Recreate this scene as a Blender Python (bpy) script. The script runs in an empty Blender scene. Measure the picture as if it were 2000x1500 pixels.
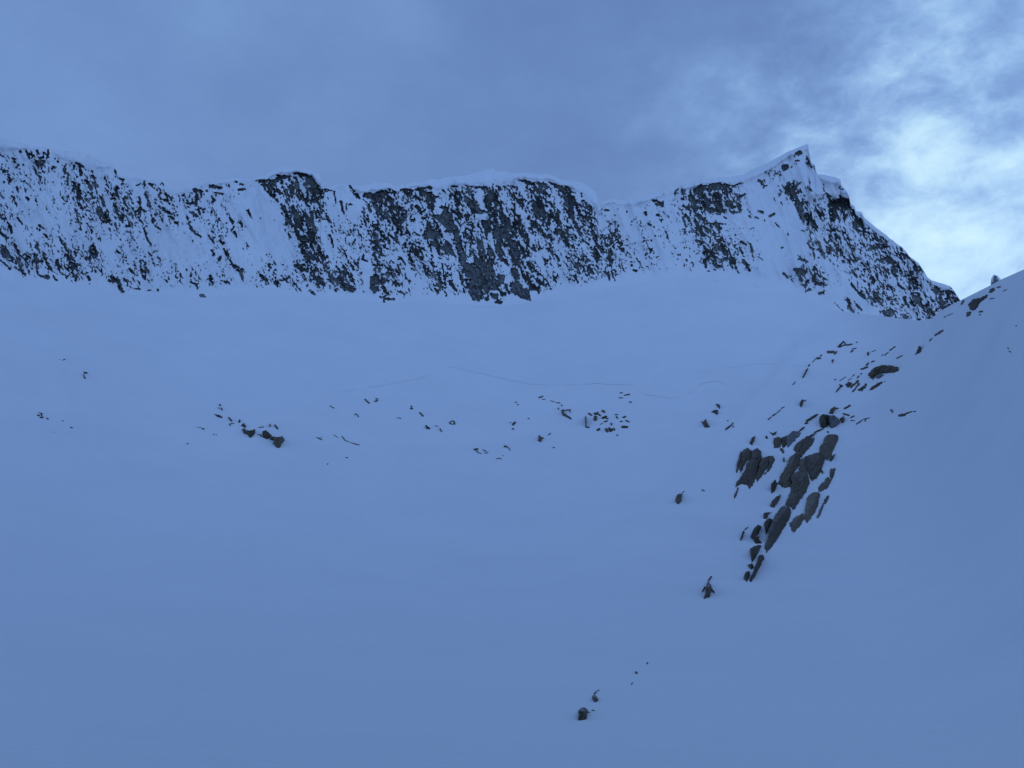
import bpy, math
import numpy as np

S = bpy.context.scene
COL = S.collection
R = math.radians

# ------------------------------------------------------------------ camera
PITCH = R(12.0)
HFOV = R(65.0)
F = 1000.0 / math.tan(HFOV / 2)          # focal length in photo pixels (2000 wide)
cam_d = bpy.data.cameras.new('camera')
cam_d.sensor_width = 36.0
cam_d.lens = 18.0 / math.tan(HFOV / 2)
cam_d.clip_start = 0.1
cam_d.clip_end = 30000
cam = bpy.data.objects.new('camera', cam_d)
cam.rotation_euler = (R(90) + PITCH, 0, 0)
COL.objects.link(cam)
S.camera = cam

CP, SP = math.cos(PITCH), math.sin(PITCH)


def pdir(u, y):
    """photo pixel -> world direction, scaled to horizontal length 1"""
    u = np.asarray(u, float)
    y = np.asarray(y, float)
    a = (u - 1000) / F
    b = (750 - y) / F
    X = a + 0 * b
    Y = CP - SP * b
    Z = SP + CP * b
    h = np.hypot(X, Y)
    return X / h, Y / h, Z / h


def azte(u, y):
    X, Y, Z = pdir(u, y)
    return np.arctan2(X, Y), Z


def to_px(X, Y, Z):
    f = Y * CP + Z * SP
    up = -Y * SP + Z * CP
    f = np.where(f > 1e-3, f, 1e-3)
    return 1000 + F * X / f, 750 - F * up / f


# ------------------------------------------------------------------ world
SUN_EL, SUN_AZ = R(12), R(30)            # low behind the ridge, to the right
W = bpy.data.worlds.new('World')
S.world = W
W.use_nodes = True
nt = W.node_tree
nt.nodes.clear()
N = nt.nodes.new
L = nt.links.new


def mth(op, a, b=None, c=None, tree=None):
    n = (tree or nt).nodes.new('ShaderNodeMath')
    n.operation = op
    for i, v in enumerate((a, b, c)):
        if v is None:
            continue
        if isinstance(v, (int, float)):
            n.inputs[i].default_value = v
        else:
            (tree or nt).links.new(v, n.inputs[i])
    return n.outputs[0]


def lin(r, g, b):
    def c(v):
        v /= 255
        return v / 12.92 if v <= 0.04045 else ((v + 0.055) / 1.055) ** 2.4
    return (c(r), c(g), c(b), 1)


tc = N('ShaderNodeTexCoord')
sepd = N('ShaderNodeSeparateXYZ')
L(tc.outputs['Generated'], sepd.inputs[0])
# flat cloud layer: direction projected on a plane overhead
zz = mth('ADD', mth('MAXIMUM', sepd.outputs[2], 0.0), 0.8)
comb = N('ShaderNodeCombineXYZ')
L(mth('DIVIDE', sepd.outputs[0], zz), comb.inputs[0])
L(mth('DIVIDE', sepd.outputs[1], zz), comb.inputs[1])
L(mth('MULTIPLY', sepd.outputs[2], 0.8), comb.inputs[2])


def wnoise(scale, detail, rough, dist, off):
    mp = N('ShaderNodeMapping')
    mp.inputs['Location'].default_value = off
    L(comb.outputs[0], mp.inputs[0])
    n = N('ShaderNodeTexNoise')
    n.inputs['Scale'].default_value = scale
    n.inputs['Detail'].default_value = detail
    n.inputs['Roughness'].default_value = rough
    n.inputs['Distortion'].default_value = dist
    L(mp.outputs[0], n.inputs['Vector'])
    return n.outputs[0]


def lobe(u, y, sig, amp):
    X, Y, Z = [float(v) for v in pdir(u, y)]
    l = math.sqrt(X * X + Y * Y + Z * Z)
    d = N('ShaderNodeVectorMath')
    d.operation = 'DOT_PRODUCT'
    L(tc.outputs['Generated'], d.inputs[0])
    d.inputs[1].default_value = (X / l, Y / l, Z / l)
    e = mth('EXPONENT', mth('MULTIPLY', mth('SUBTRACT', d.outputs['Value'], 1.0), 1.0 / sig ** 2))
    return mth('MULTIPLY', e, amp)


big = wnoise(2.0, 3, 0.5, 0.3, (3.1, 1.7, 0))
mid = wnoise(9.0, 7, 0.62, 0.12, (0.4, 5.2, 0))
fine = wnoise(22.0, 6, 0.6, 0.3, (7.4, 2.2, 0))
glow = mth('ADD', lobe(2010, 440, 0.11, 0.15), lobe(1800, 530, 0.10, 0.34))
for a in ((1760, 240, 0.075, 0.16), (1395, 160, 0.030, 0.13), (1480, 215, 0.05, 0.07), (1310, 345, 0.05, 0.12),
          (785, 0, 0.04, 0.10), (1150, 110, 0.16, -0.10), (250, 40, 0.16, 0.01), (60, 280, 0.12, 0.02),
          (1700, 30, 0.07, 0.07), (1930, 170, 0.085, 0.05), (1680, 350, 0.07, 0.12), (1950, 520, 0.06, 0.16), (1815, 275, 0.055, -0.12), (1690, 200, 0.05, 0.06), (420, 0, 0.03, 0.05), (1600, 60, 0.04, -0.03)):
    glow = mth('ADD', glow, lobe(*a))
near = mth('ADD', lobe(1780, 260, 0.19, 1.0), 0.0)
tex = mth('ADD', mth('MULTIPLY', mth('SUBTRACT', big, 0.5), 0.22),
          mth('MULTIPLY', mth('SUBTRACT', mid, 0.5), mth('ADD', mth('MULTIPLY', near, 0.80), 0.2)))
tex = mth('ADD', tex, mth('MULTIPLY', mth('SUBTRACT', fine, 0.5), mth('ADD', mth('MULTIPLY', near, 0.60), 0.06)))
val = mth('ADD', mth('ADD', glow, tex), 0.27)
ramp = N('ShaderNodeValToRGB')
cr = ramp.color_ramp
cr.interpolation = 'B_SPLINE'
cr.elements[0].position = 0.0
cr.elements[0].color = lin(95, 126, 180)
cr.elements[1].position = 1.0
cr.elements[1].color = lin(212, 243, 255)
for p, c in ((0.25, (105, 138, 193)), (0.42, (120, 156, 210)), (0.6, (151, 190, 237)), (0.8, (192, 229, 253))):
    e = cr.elements.new(p)
    e.color = lin(*c)
L(val, ramp.inputs[0])
sky = N('ShaderNodeTexSky')
sky.sky_type = 'NISHITA'
sky.sun_disc = False
sky.sun_elevation = SUN_EL
sky.sun_rotation = SUN_AZ
sky.altitude = 2500
bg1 = N('ShaderNodeBackground')
bg1.inputs[1].default_value = 0.1
L(sky.outputs[0], bg1.inputs[0])
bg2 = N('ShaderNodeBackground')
# added gradient: unseen sky behind the camera brightened to light the upper bowl
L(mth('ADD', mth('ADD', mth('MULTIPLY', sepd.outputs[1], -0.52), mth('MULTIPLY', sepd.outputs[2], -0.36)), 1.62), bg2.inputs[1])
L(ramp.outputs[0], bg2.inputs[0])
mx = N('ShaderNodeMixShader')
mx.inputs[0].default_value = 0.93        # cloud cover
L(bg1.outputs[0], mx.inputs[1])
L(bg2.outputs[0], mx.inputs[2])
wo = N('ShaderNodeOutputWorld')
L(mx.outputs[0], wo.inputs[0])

# ------------------------------------------------------------------ sun
sun_d = bpy.data.lights.new('sun', 'SUN')
sun_d.energy = 0.5
sun_d.angle = R(15)
sun_d.color = (1.0, 0.93, 0.85)
sun = bpy.data.objects.new('sun', sun_d)
sun.rotation_euler = (R(90) - SUN_EL, 0, math.pi - SUN_AZ)
sun.location = (300, 500, 400)
COL.objects.link(sun)

S.view_settings.view_transform = 'Standard'
S.view_settings.look = 'None'
S.view_settings.exposure = 0.0
S.view_settings.gamma = 1.0
S.view_settings.use_curve_mapping = False
try:
    S.cycles.use_denoising = True
    S.cycles.max_bounces = 6
    S.cycles.diffuse_bounces = 4
except Exception:
    pass


# ------------------------------------------------------------------ noise
def _h(ix, iy, seed):
    h = (ix.astype(np.int64) * 374761393 + iy.astype(np.int64) * 668265263 + seed * 1274126177) & 0xffffffff
    h = ((h ^ (h >> 13)) * 1274126177) & 0xffffffff
    h = ((h ^ (h >> 16)) * 2246822519) & 0xffffffff
    return ((h ^ (h >> 15)) & 0xffffff) / float(0xffffff)


def vn(x, y, seed=0):
    ix = np.floor(x)
    iy = np.floor(y)
    fx = x - ix
    fy = y - iy
    fx = fx * fx * fx * (fx * (fx * 6 - 15) + 10)
    fy = fy * fy * fy * (fy * (fy * 6 - 15) + 10)
    a = _h(ix, iy, seed)
    b = _h(ix + 1, iy, seed)
    c = _h(ix, iy + 1, seed)
    d = _h(ix + 1, iy + 1, seed)
    return (a + (b - a) * fx) * (1 - fy) + (c + (d - c) * fx) * fy


def fbm(x, y, seed=0, octs=4, gain=0.5):
    """about -1..1"""
    s = 0
    amp = 1
    tot = 0
    for o in range(octs):
        s = s + amp * (vn(x * 2 ** o + 17.3 * o, y * 2 ** o + 9.1 * o, seed + o) * 2 - 1)
        tot += amp
        amp *= gain
    return s / tot


def worley(x, y, seed=0):
    """cell value 0..1, edge distance, cell id, vector from the cell's centre"""
    ix = np.floor(x)
    iy = np.floor(y)
    f1 = np.full(x.shape, 9.0)
    f2 = np.full(x.shape, 9.0)
    cid = np.zeros(x.shape, np.int64)
    dx1 = np.zeros(x.shape)
    dy1 = np.zeros(x.shape)
    for a in (-1, 0, 1):
        for b in (-1, 0, 1):
            cx, cy = ix + a, iy + b
            px = cx + 0.1 + 0.8 * _h(cx, cy, seed)
            py = cy + 0.1 + 0.8 * _h(cx, cy, seed + 5)
            dx, dy = x - px, y - py
            d = np.hypot(dx, dy)
            closer = d < f1
            f2 = np.where(closer, f1, np.minimum(f2, d))
            f1 = np.where(closer, d, f1)
            dx1 = np.where(closer, dx, dx1)
            dy1 = np.where(closer, dy, dy1)
            cid = np.where(closer, ((cx.astype(np.int64) & 0xffff) << 16) | (cy.astype(np.int64) & 0xffff), cid)
    return _h(cid & 0xffff, cid >> 16, seed + 9), f2 - f1, cid, dx1, dy1


def facets(x, y, seed, tilt=1.0):
    """angular broken surface: every cell is a tilted plane"""
    v, e, cid, dx, dy = worley(x, y, seed)
    tx = _h(cid & 0xffff, cid >> 16, seed + 21) * 2 - 1
    ty = _h(cid & 0xffff, cid >> 16, seed + 22) * 2 - 1
    return (v * 2 - 1) * 0.5 + tilt * (tx * dx + ty * dy)


def sstep(a, b, x):
    t = np.clip((x - a) / (b - a), 0, 1)
    return t * t * (3 - 2 * t)


# ------------------------------------------------------------------ shapes: capsules and polygons in photo pixels
class Crop:
    def __init__(self, x0, y0, s):
        self.x0, self.y0, self.s = x0, y0, s

    def parse(self, text):
        out = []
        for part in text.replace('\n', ';').split(';'):
            t = part.split()
            if not t:
                continue
            if t[0] == 'P':
                v = np.array([float(q) for q in t[1:]]).reshape(-1, 2) / self.s + (self.x0, self.y0)
                out.append(('P', v))
            else:
                v = [float(q) for q in t]
                if len(v) == 3:
                    v = [v[0], v[1], v[0] + 1, v[1] + v[2] * 0.3, v[2]]
                out.append(('S', np.array([[v[0], v[1]], [v[2], v[3]]]) / self.s + (self.x0, self.y0), v[4] / self.s / 2))
        return out


def shape_bbox(sh):
    p = sh[1]
    w = sh[2] if sh[0] == 'S' else 0
    return p[:, 0].min() - w, p[:, 1].min() - w, p[:, 0].max() + w, p[:, 1].max() + w


def sdist(sh, x, y):
    """positive inside, in pixels"""
    p = sh[1]
    if sh[0] == 'S':
        a, b = p
        d = b - a
        l2 = max(float(d @ d), 1e-6)
        t = np.clip(((x - a[0]) * d[0] + (y - a[1]) * d[1]) / l2, 0, 1)
        w = sh[2] * (1.0 - 0.35 * np.abs(t - 0.45))
        return w - np.hypot(x - a[0] - t * d[0], y - a[1] - t * d[1])
    n = len(p)
    best = np.full(x.shape, 1e9)
    inside = np.zeros(x.shape, bool)
    for i in range(n):
        a, b = p[i], p[(i + 1) % n]
        d = b - a
        l2 = max(float(d @ d), 1e-9)
        t = np.clip(((x - a[0]) * d[0] + (y - a[1]) * d[1]) / l2, 0, 1)
        best = np.minimum(best, np.hypot(x - a[0] - t * d[0], y - a[1] - t * d[1]))
        if a[1] != b[1]:
            cr_ = ((a[1] > y) != (b[1] > y)) & (x < (b[0] - a[0]) * (y - a[1]) / (b[1] - a[1]) + a[0])
            inside ^= cr_
    return np.where(inside, best, -best)


# ------------------------------------------------------------------ materials
def new_mat(name):
    m = bpy.data.materials.new(name)
    m.use_nodes = True
    t = m.node_tree
    t.nodes.clear()
    out = t.nodes.new('ShaderNodeOutputMaterial')
    b = t.nodes.new('ShaderNodeBsdfPrincipled')
    t.links.new(b.outputs[0], out.inputs[0])
    return m, t, b


def tnoise(t, scale, detail=5, rough=0.55, vec=None, dist=0):
    n = t.nodes.new('ShaderNodeTexNoise')
    n.inputs['Scale'].default_value = scale
    n.inputs['Detail'].default_value = detail
    n.inputs['Roughness'].default_value = rough
    n.inputs['Distortion'].default_value = dist
    if vec is not None:
        t.links.new(vec, n.inputs['Vector'])
    return n.outputs[0]


def tramp(t, fac, stops):
    r = t.nodes.new('ShaderNodeValToRGB')
    e = r.color_ramp.elements
    e[0].position, e[0].color = stops[0]
    e[1].position, e[1].color = stops[-1]
    for p, c in stops[1:-1]:
        k = e.new(p)
        k.color = c
    t.links.new(fac, r.inputs[0])
    return r.outputs[0]


def tmix(t, fac, a, b):
    m = t.nodes.new('ShaderNodeMix')
    m.data_type = 'RGBA'
    for s, v in ((m.inputs[0], fac), (m.inputs[6], a), (m.inputs[7], b)):
        if isinstance(v, (tuple, float, int)):
            s.default_value = v
        else:
            t.links.new(v, s)
    return m.outputs[2]


def geo(t, out):
    g = t.nodes.new('ShaderNodeNewGeometry')
    return g.outputs[out]


def snow_material(name, dusted):
    m, t, b = new_mat(name)
    pos = geo(t, 'Position')
    mp = t.nodes.new('ShaderNodeMapping')
    mp.inputs['Scale'].default_value = (1, 1, 1.0)
    t.links.new(pos, mp.inputs[0])
    v = mp.outputs[0]
    drift = tnoise(t, 0.02, 6, 0.5, v)
    crust = tnoise(t, 0.35, 6, 0.6, v)
    col = tramp(t, drift, [(0.3, (0.67, 0.685, 0.705, 1)), (0.7, (0.71, 0.722, 0.74, 1))])
    col = tmix(t, tramp(t, crust, [(0.35, (0, 0, 0, 1)), (0.75, (0.25, 0.25, 0.25, 1))]), col, (0.65, 0.67, 0.695, 1))
    if dusted:
        at = t.nodes.new('ShaderNodeAttribute')
        at.attribute_name = 'thin'
        # thin plastered snow: the darker stone shows between the grains
        mpr = t.nodes.new('ShaderNodeMapping')
        mpr.inputs['Scale'].default_value = (1.0, 1.0, 0.45)
        mpr.inputs['Rotation'].default_value = (0, R(18), 0)
        t.links.new(pos, mpr.inputs[0])
        sp = tnoise(t, 0.42, 8, 0.72, mpr.outputs[0])
        thr = mth('SUBTRACT', sp, mth('SUBTRACT', 0.68, mth('MULTIPLY', at.outputs['Fac'], 0.20, tree=t), tree=t), tree=t)
        f = mth('MULTIPLY', thr, 7.0, tree=t)
        cl = t.nodes.new('ShaderNodeClamp')
        t.links.new(f, cl.inputs[0])
        f = mth('MULTIPLY', cl.outputs[0], 0.6, tree=t)
        col = tmix(t, f, col, (0.12, 0.125, 0.125, 1))
    t.links.new(col, b.inputs['Base Color'])
    b.inputs['Roughness'].default_value = 0.75
    b.inputs['Specular IOR Level'].default_value = 0.25
    b1 = t.nodes.new('ShaderNodeBump')
    b1.inputs['Strength'].default_value = 0.5
    b1.inputs['Distance'].default_value = 0.6
    wind = t.nodes.new('ShaderNodeMapping')
    wind.inputs['Scale'].default_value = (0.35, 1.0, 0.6)
    wind.inputs['Rotation'].default_value = (0, 0, R(25))
    t.links.new(pos, wind.inputs[0])
    t.links.new(tnoise(t, 0.22, 7, 0.55, wind.outputs[0], 0.4), b1.inputs['Height'])
    b2 = t.nodes.new('ShaderNodeBump')
    b2.inputs['Strength'].default_value = 0.6
    b2.inputs['Distance'].default_value = 0.12
    t.links.new(tnoise(t, 1.3, 8, 0.65, wind.outputs[0], 0.6), b2.inputs['Height'])
    t.links.new(b1.outputs[0], b2.inputs['Normal'])
    t.links.new(b2.outputs[0], b.inputs['Normal'])
    return m


def rock_material(name, scale, dark, light, brown, snowy, vary=0.7):
    m, t, b = new_mat(name)
    pos = geo(t, 'Position')
    mp = t.nodes.new('ShaderNodeMapping')
    mp.inputs['Scale'].default_value = (1, 1, 0.4)
    mp.inputs['Rotation'].default_value = (0, R(20), 0)
    t.links.new(pos, mp.inputs[0])
    big_ = tnoise(t, 0.05 * scale, 5, 0.6, mp.outputs[0])
    mid_ = tnoise(t, 0.35 * scale, 7, 0.65, mp.outputs[0])
    streak = t.nodes.new('ShaderNodeMapping')
    streak.inputs['Scale'].default_value = (1, 1, 0.12)
    streak.inputs['Rotation'].default_value = (0, R(15), 0)
    t.links.new(pos, streak.inputs[0])
    st = tnoise(t, 0.6 * scale, 5, 0.6, streak.outputs[0])
    col = tramp(t, mid_, [(0.3, dark), (0.7, light)])
    col = tmix(t, tramp(t, big_, [(0.4, (0, 0, 0, 1)), (0.62, (0.8, 0.8, 0.8, 1))]), col, brown)
    col = tmix(t, tramp(t, st, [(0.5, (0, 0, 0, 1)), (0.68, (0.65, 0.65, 0.65, 1))]), col, dark)
    oi = t.nodes.new('ShaderNodeObjectInfo')
    hsv = t.nodes.new('ShaderNodeHueSaturation')
    t.links.new(mth('ADD', mth('MULTIPLY', oi.outputs['Random'], vary, tree=t), 1.0 - vary * 0.5, tree=t), hsv.inputs['Value'])
    t.links.new(col, hsv.inputs['Color'])
    col = hsv.outputs[0]
    # snow lies where the stone is flat enough to hold it
    sepn = t.nodes.new('ShaderNodeSeparateXYZ')
    t.links.new(geo(t, 'Normal'), sepn.inputs[0])
    sn = tnoise(t, 1.1 * scale, 6, 0.7, pos)
    hold = mth('ADD', sepn.outputs[2], mth('MULTIPLY', mth('SUBTRACT', sn, 0.5, tree=t), 1.0, tree=t), tree=t)
    f = mth('MULTIPLY', mth('SUBTRACT', hold, snowy, tree=t), 8.0, tree=t)
    cl = t.nodes.new('ShaderNodeClamp')
    t.links.new(f, cl.inputs[0])
    col = tmix(t, cl.outputs[0], col, (0.73, 0.75, 0.775, 1))
    t.links.new(col, b.inputs['Base Color'])
    b.inputs['Roughness'].default_value = 0.85
    b.inputs['Specular IOR Level'].default_value = 0.3
    bp = t.nodes.new('ShaderNodeBump')
    bp.inputs['Strength'].default_value = 0.8
    bp.inputs['Distance'].default_value = 0.9 / scale
    t.links.new(mid_, bp.inputs['Height'])
    t.links.new(bp.outputs[0], b.inputs['Normal'])
    return m


M_SNOW = snow_material('snow', False)
M_FACE = snow_material('plastered_snow', True)
M_ROCK = rock_material('cliff_rock', 1.0, (0.018, 0.019, 0.020, 1), (0.16, 0.165, 0.16, 1), (0.10, 0.105, 0.095, 1), 0.84, 1.2)
M_SLAB = rock_material('grey_slab_rock', 1.0, (0.05, 0.053, 0.056, 1), (0.20, 0.205, 0.205, 1), (0.13, 0.13, 0.12, 1), 0.97, 0.5)
M_STONE = rock_material('granite', 4.0, (0.034, 0.029, 0.024, 1), (0.155, 0.125, 0.090, 1), (0.115, 0.080, 0.048, 1), 1.01)
M_PALE = rock_material('pale_granite', 4.0, (0.09, 0.09, 0.09, 1), (0.21, 0.205, 0.20, 1), (0.16, 0.155, 0.145, 1), 1.02, 0.3)


# ------------------------------------------------------------------ mesh making
def make_mesh(name, verts, quads, mats, smooth=True, midx=None):
    me = bpy.data.meshes.new(name)
    nv, nf = len(verts), len(quads)
    me.vertices.add(nv)
    me.vertices.foreach_set('co', np.ascontiguousarray(verts, np.float32).ravel())
    me.loops.add(nf * 4)
    me.loops.foreach_set('vertex_index', np.ascontiguousarray(quads, np.int32).ravel())
    me.polygons.add(nf)
    me.polygons.foreach_set('loop_start', np.arange(0, nf * 4, 4, dtype=np.int32))
    try:
        me.polygons.foreach_set('loop_total', np.full(nf, 4, np.int32))
    except Exception:
        pass
    me.polygons.foreach_set('use_smooth', np.full(nf, smooth, bool))
    if midx is not None:
        me.polygons.foreach_set('material_index', midx.astype(np.int32))
    for m in mats:
        me.materials.append(m)
    me.update(calc_edges=True)
    return me


def add_obj(name, me, parent=None, loc=None):
    o = bpy.data.objects.new(name, me)
    COL.objects.link(o)
    if parent is not None:
        o.parent = parent
    if loc is not None:
        o.location = loc
    return o


def sub_mesh(verts, quads):
    used, inv = np.unique(quads.ravel(), return_inverse=True)
    return verts[used], inv.reshape(-1, 4), used


# ------------------------------------------------------------------ the snowfield: a bowl below the face
BASE = [(-1500, 600), (-600, 560), (0, 546), (120, 556), (240, 576), (400, 582), (500, 574), (620, 582), (760, 592), (860, 590),
        (930, 598), (1010, 598), (1080, 575), (1200, 560), (1300, 545), (1400, 540), (1480, 552), (1560, 584), (1640, 612),
        (1700, 621), (1740, 624), (1797, 627), (1820, 622), (1837, 607), (1857, 596), (1877, 586), (1905, 572), (1935, 557),
        (1957, 545), (2000, 526), (2200, 420), (2600, 250)]
RB = [(-1500, 620), (-600, 720), (0, 800), (400, 880), (1000, 930), (1400, 945), (1600, 920), (1700, 850), (1740, 760),
      (1810, 640), (1870, 520), (1935, 440), (2000, 380), (2200, 290), (2600, 230)]
_ba, _bt = azte(np.array([b[0] for b in BASE]), np.array([b[1] for b in BASE]))
_ba = np.concatenate(([-math.pi, -2.2, -1.3], _ba, [1.25, 2.0, math.pi]))
_bt = np.concatenate(([-0.02, 0.04, 0.22], _bt, [0.48, 0.20, -0.02]))
_uu = np.array([r[0] for r in RB], float)
_yy = np.interp(_uu, [b[0] for b in BASE], [b[1] for b in BASE])
_ra, _ = azte(_uu, _yy)
_ra = np.concatenate(([-math.pi, -1.4], _ra, [1.3, math.pi]))
_rr = np.concatenate(([1200., 650.], np.array([r[1] for r in RB], float), [300., 1200.]))


_dzb = np.linspace(-math.pi, math.pi, 6001)
_dtb = np.interp(_dzb, _ba, _bt)
_kb = np.exp(-0.5 * (np.arange(-50, 51) / 14.0) ** 2)
_dts = np.convolve(np.pad(_dtb, 50, mode='edge'), _kb / _kb.sum(), 'valid')
_am = float(azte(1700, 621)[0])
_dtb = np.where(_dzb < _am - 0.05, _dts, _dtb)
_w = np.clip((_dzb - _am + 0.05) / 0.05, 0, 1)
_dtb = np.where(_w < 1, _dts * (1 - _w) + np.interp(_dzb, _ba, _bt) * _w, _dtb)


def te_b(az):
    return np.where(np.abs(az - _am) < 0.5, np.where(az > _am, np.interp(az, _ba, _bt), np.interp(az, _dzb, _dtb)), np.interp(az, _dzb, _dtb))


_dz = np.linspace(-math.pi, math.pi, 6001)
_dr = np.interp(_dz, _ra, _rr)
_kk = np.exp(-0.5 * (np.arange(-150, 151) / 42.0) ** 2)
_dr = np.convolve(np.pad(_dr, 150, mode='edge'), _kk / _kk.sum(), 'valid')


_dt = np.interp(_dz, _ba, _bt)
_dt = np.convolve(np.pad(_dt, 150, mode='edge'), _kk / _kk.sum(), 'valid')


def r_b(az):
    return np.interp(az, _dz, _dr)


H0, S0, PW = 1.7, 0.2, 1.8


def z0(az, r):
    rb = r_b(az)
    s0 = S0 * np.cos(az)
    q = r / rb
    ts = np.interp(az, _dz, _dt)
    te = ts + (te_b(az) - ts) * sstep(0.72, 1.0, q)
    A = rb * te + H0 + s0 * rb
    return -H0 - s0 * r + A * np.power(np.maximum(q, 0), PW)


# crest of the spur at the right, from the col down into the bowl
_cu = np.array([1050, 1300, 1420, 1500, 1560, 1640, 1740], float)
_cy = np.array([1190, 1010, 900, 800, 720, 664, 632], float)
_ca, _ct = azte(_cu, _cy)


def solve(az, te, fn, it=44):
    lo = np.full(az.shape, 2.0)
    hi = r_b(az) * 1.0
    for _ in range(it):
        m = 0.5 * (lo + hi)
        up = fn(az, m) < te * m
        lo = np.where(up, m, lo)
        hi = np.where(up, hi, m)
    return 0.5 * (lo + hi)


_cs = solve(_ca, _ct, z0) / r_b(_ca)


def zf(az, r):
    rb = r_b(az)
    q = r / rb
    z = z0(az, r)
    x = r * np.sin(az)
    y = r * np.cos(az)
    fade = 1 - np.clip(q, 0, 1) ** 6
    ds = q - np.interp(az, _ca, _cs)
    w = sstep(_ca[0] - 0.05, _ca[1], az) * (1 - sstep(_ca[-1] - 0.12, _ca[-1] + 0.05, az))
    z = z + 0.014 * r * w * np.exp(-(ds / np.where(ds < 0, 0.18, 0.07)) ** 2)
    z = z + fade * (fbm(x / 190, y / 190, 3, 3) * 3.5 * sstep(60, 500, r) + fbm(x / 45 + 0.4 * y / 45, y / 60, 8, 3) * 1.1 * sstep(20, 220, r)
                    + fbm(x / 9, y / 13, 12, 3) * 0.15 + fbm((x + 0.5 * y) / 1.6, (y - 0.5 * x) / 4.5, 14, 3) * 0.04 * (1 - sstep(60, 220, r)))
    # unseen hill added behind the camera to block sky light from the near snow
    z = z + sstep(1.05, 1.9, np.abs(az)) * 150 * sstep(2, 260, r) * (1 - sstep(260, 620, r))
    # shallow runnels down the upper bowl
    ang = az * 60 + fbm(x / 120, y / 120, 31, 2) * 1.5
    z = z + fade * 0.8 * (vn(ang, q * 3, 40) - 0.5) * sstep(0.35, 0.8, q)
    return z


def surf_r(u, y):
    az, te = azte(u, y)
    return az, te, solve(az, te, zf)


TRACKS = [([(671, 764), (737, 753), (820, 739), (858, 724), (883, 716), (930, 726), (985, 739), (1029, 749), (1095, 752),
            (1177, 748), (1232, 752), (1260, 770), (1320, 777), (1342, 770), (1370, 750), (1397, 742), (1425, 753)], 1.0),
          ([(1370, 728), (1425, 717), (1480, 710), (1535, 712), (1579, 717)], 0.35),
          ([(640, 777), (655, 779), (676, 786)], 0.5),
          ([(262, 700), (310, 709), (348, 718)], 0.5)]


def build_snowfield():
    a_in = np.arctan((np.linspace(-110, 2110, 1120) - 1000) / (F * 1.02))
    a_l = np.linspace(-math.pi, a_in[0], 90)[:-1]
    a_r = np.linspace(a_in[-1], math.pi, 90)[1:]
    az = np.concatenate((a_l, a_in, a_r))
    nc = len(az)
    te0 = -0.245
    rows = 560
    k = np.linspace(0, 1, rows)
    tb = te_b(az)
    AZ = np.repeat(az[None, :], rows, 0)
    TE = te0 + (tb[None, :] - te0) * k[:, None]
    Rr = solve(AZ, TE, z0, 40)
    Rr[-1] = r_b(az)
    # outside the view rows are simply spaced
    near_rows = np.array([0.6, 2, 4, 7, 11, 15, 19])
    far = (np.abs(az) > 0.75)
    lin_r = 22 + (r_b(az)[None, :] - 22) * k[:, None] ** 1.6
    wv = sstep(0.68, 1.0, np.abs(az))[None, :]
    Rr = np.maximum(Rr, 22.0 + 6 * k[:, None])
    Rr = Rr * (1 - wv) + lin_r * wv
    Rn = np.repeat(near_rows[:, None], nc, 1)
    RR = np.vstack((Rn, Rr))
    AA = np.repeat(az[None, :], RR.shape[0], 0)
    ZZ = zf(AA, RR)
    X = RR * np.sin(AA)
    Y = RR * np.cos(AA)
    # the ski track: a shallow trench trodden in the snow
    PU, PY = to_px(X, Y, ZZ)
    vis = (Y > 5)
    for pts, amp in TRACKS:
        box = vis & (PU > pts[0][0] - 12) & (PU < pts[-1][0] + 12) & (PY > min(p[1] for p in pts) - 12) & (PY < max(p[1] for p in pts) + 12)
        idx = np.nonzero(box)
        pu, py = PU[idx], PY[idx]
        d = np.full(pu.shape, 99.0)
        for (x1, y1), (x2, y2) in zip(pts[:-1], pts[1:]):
            dx, dy = x2 - x1, y2 - y1
            t = np.clip(((pu - x1) * dx + (py - y1) * dy) / (dx * dx + dy * dy), 0, 1)
            d = np.minimum(d, np.hypot(pu - x1 - t * dx, py - y1 - t * dy))
        ZZ[idx] += -0.12 * amp * np.exp(-(d / 2.2) ** 2) + 0.0 * amp * np.exp(-((d - 5) / 2.5) ** 2)
    # behind the crest the ground rolls over and falls away
    rb = r_b(az)
    zb = rb * tb
    back = []
    for dr, dz in ((4, -0.6), (12, -4), (40, -24), (160, -130), (600, -420), (9000, -1500)):
        rr = rb + dr
        zz_ = zb + dz
        back.append(np.stack((rr * np.sin(az), rr * np.cos(az), zz_), -1))
    V = np.concatenate((np.stack((X, Y, ZZ), -1), np.array(back)), 0)
    nr = V.shape[0]
    i = np.arange(nr - 1)[:, None] * nc + np.arange(nc - 1)[None, :]
    q = np.stack((i, i + 1, i + nc + 1, i + nc), -1).reshape(-1, 4)
    me = make_mesh('snowfield', V.reshape(-1, 3), q, [M_SNOW])
    o = add_obj('snowfield', me)
    o['kind'] = 'structure'
    o['label'] = 'smooth blue-shaded snow bowl and right-hand snow slope below the rock face'
    return o


build_snowfield()

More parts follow.
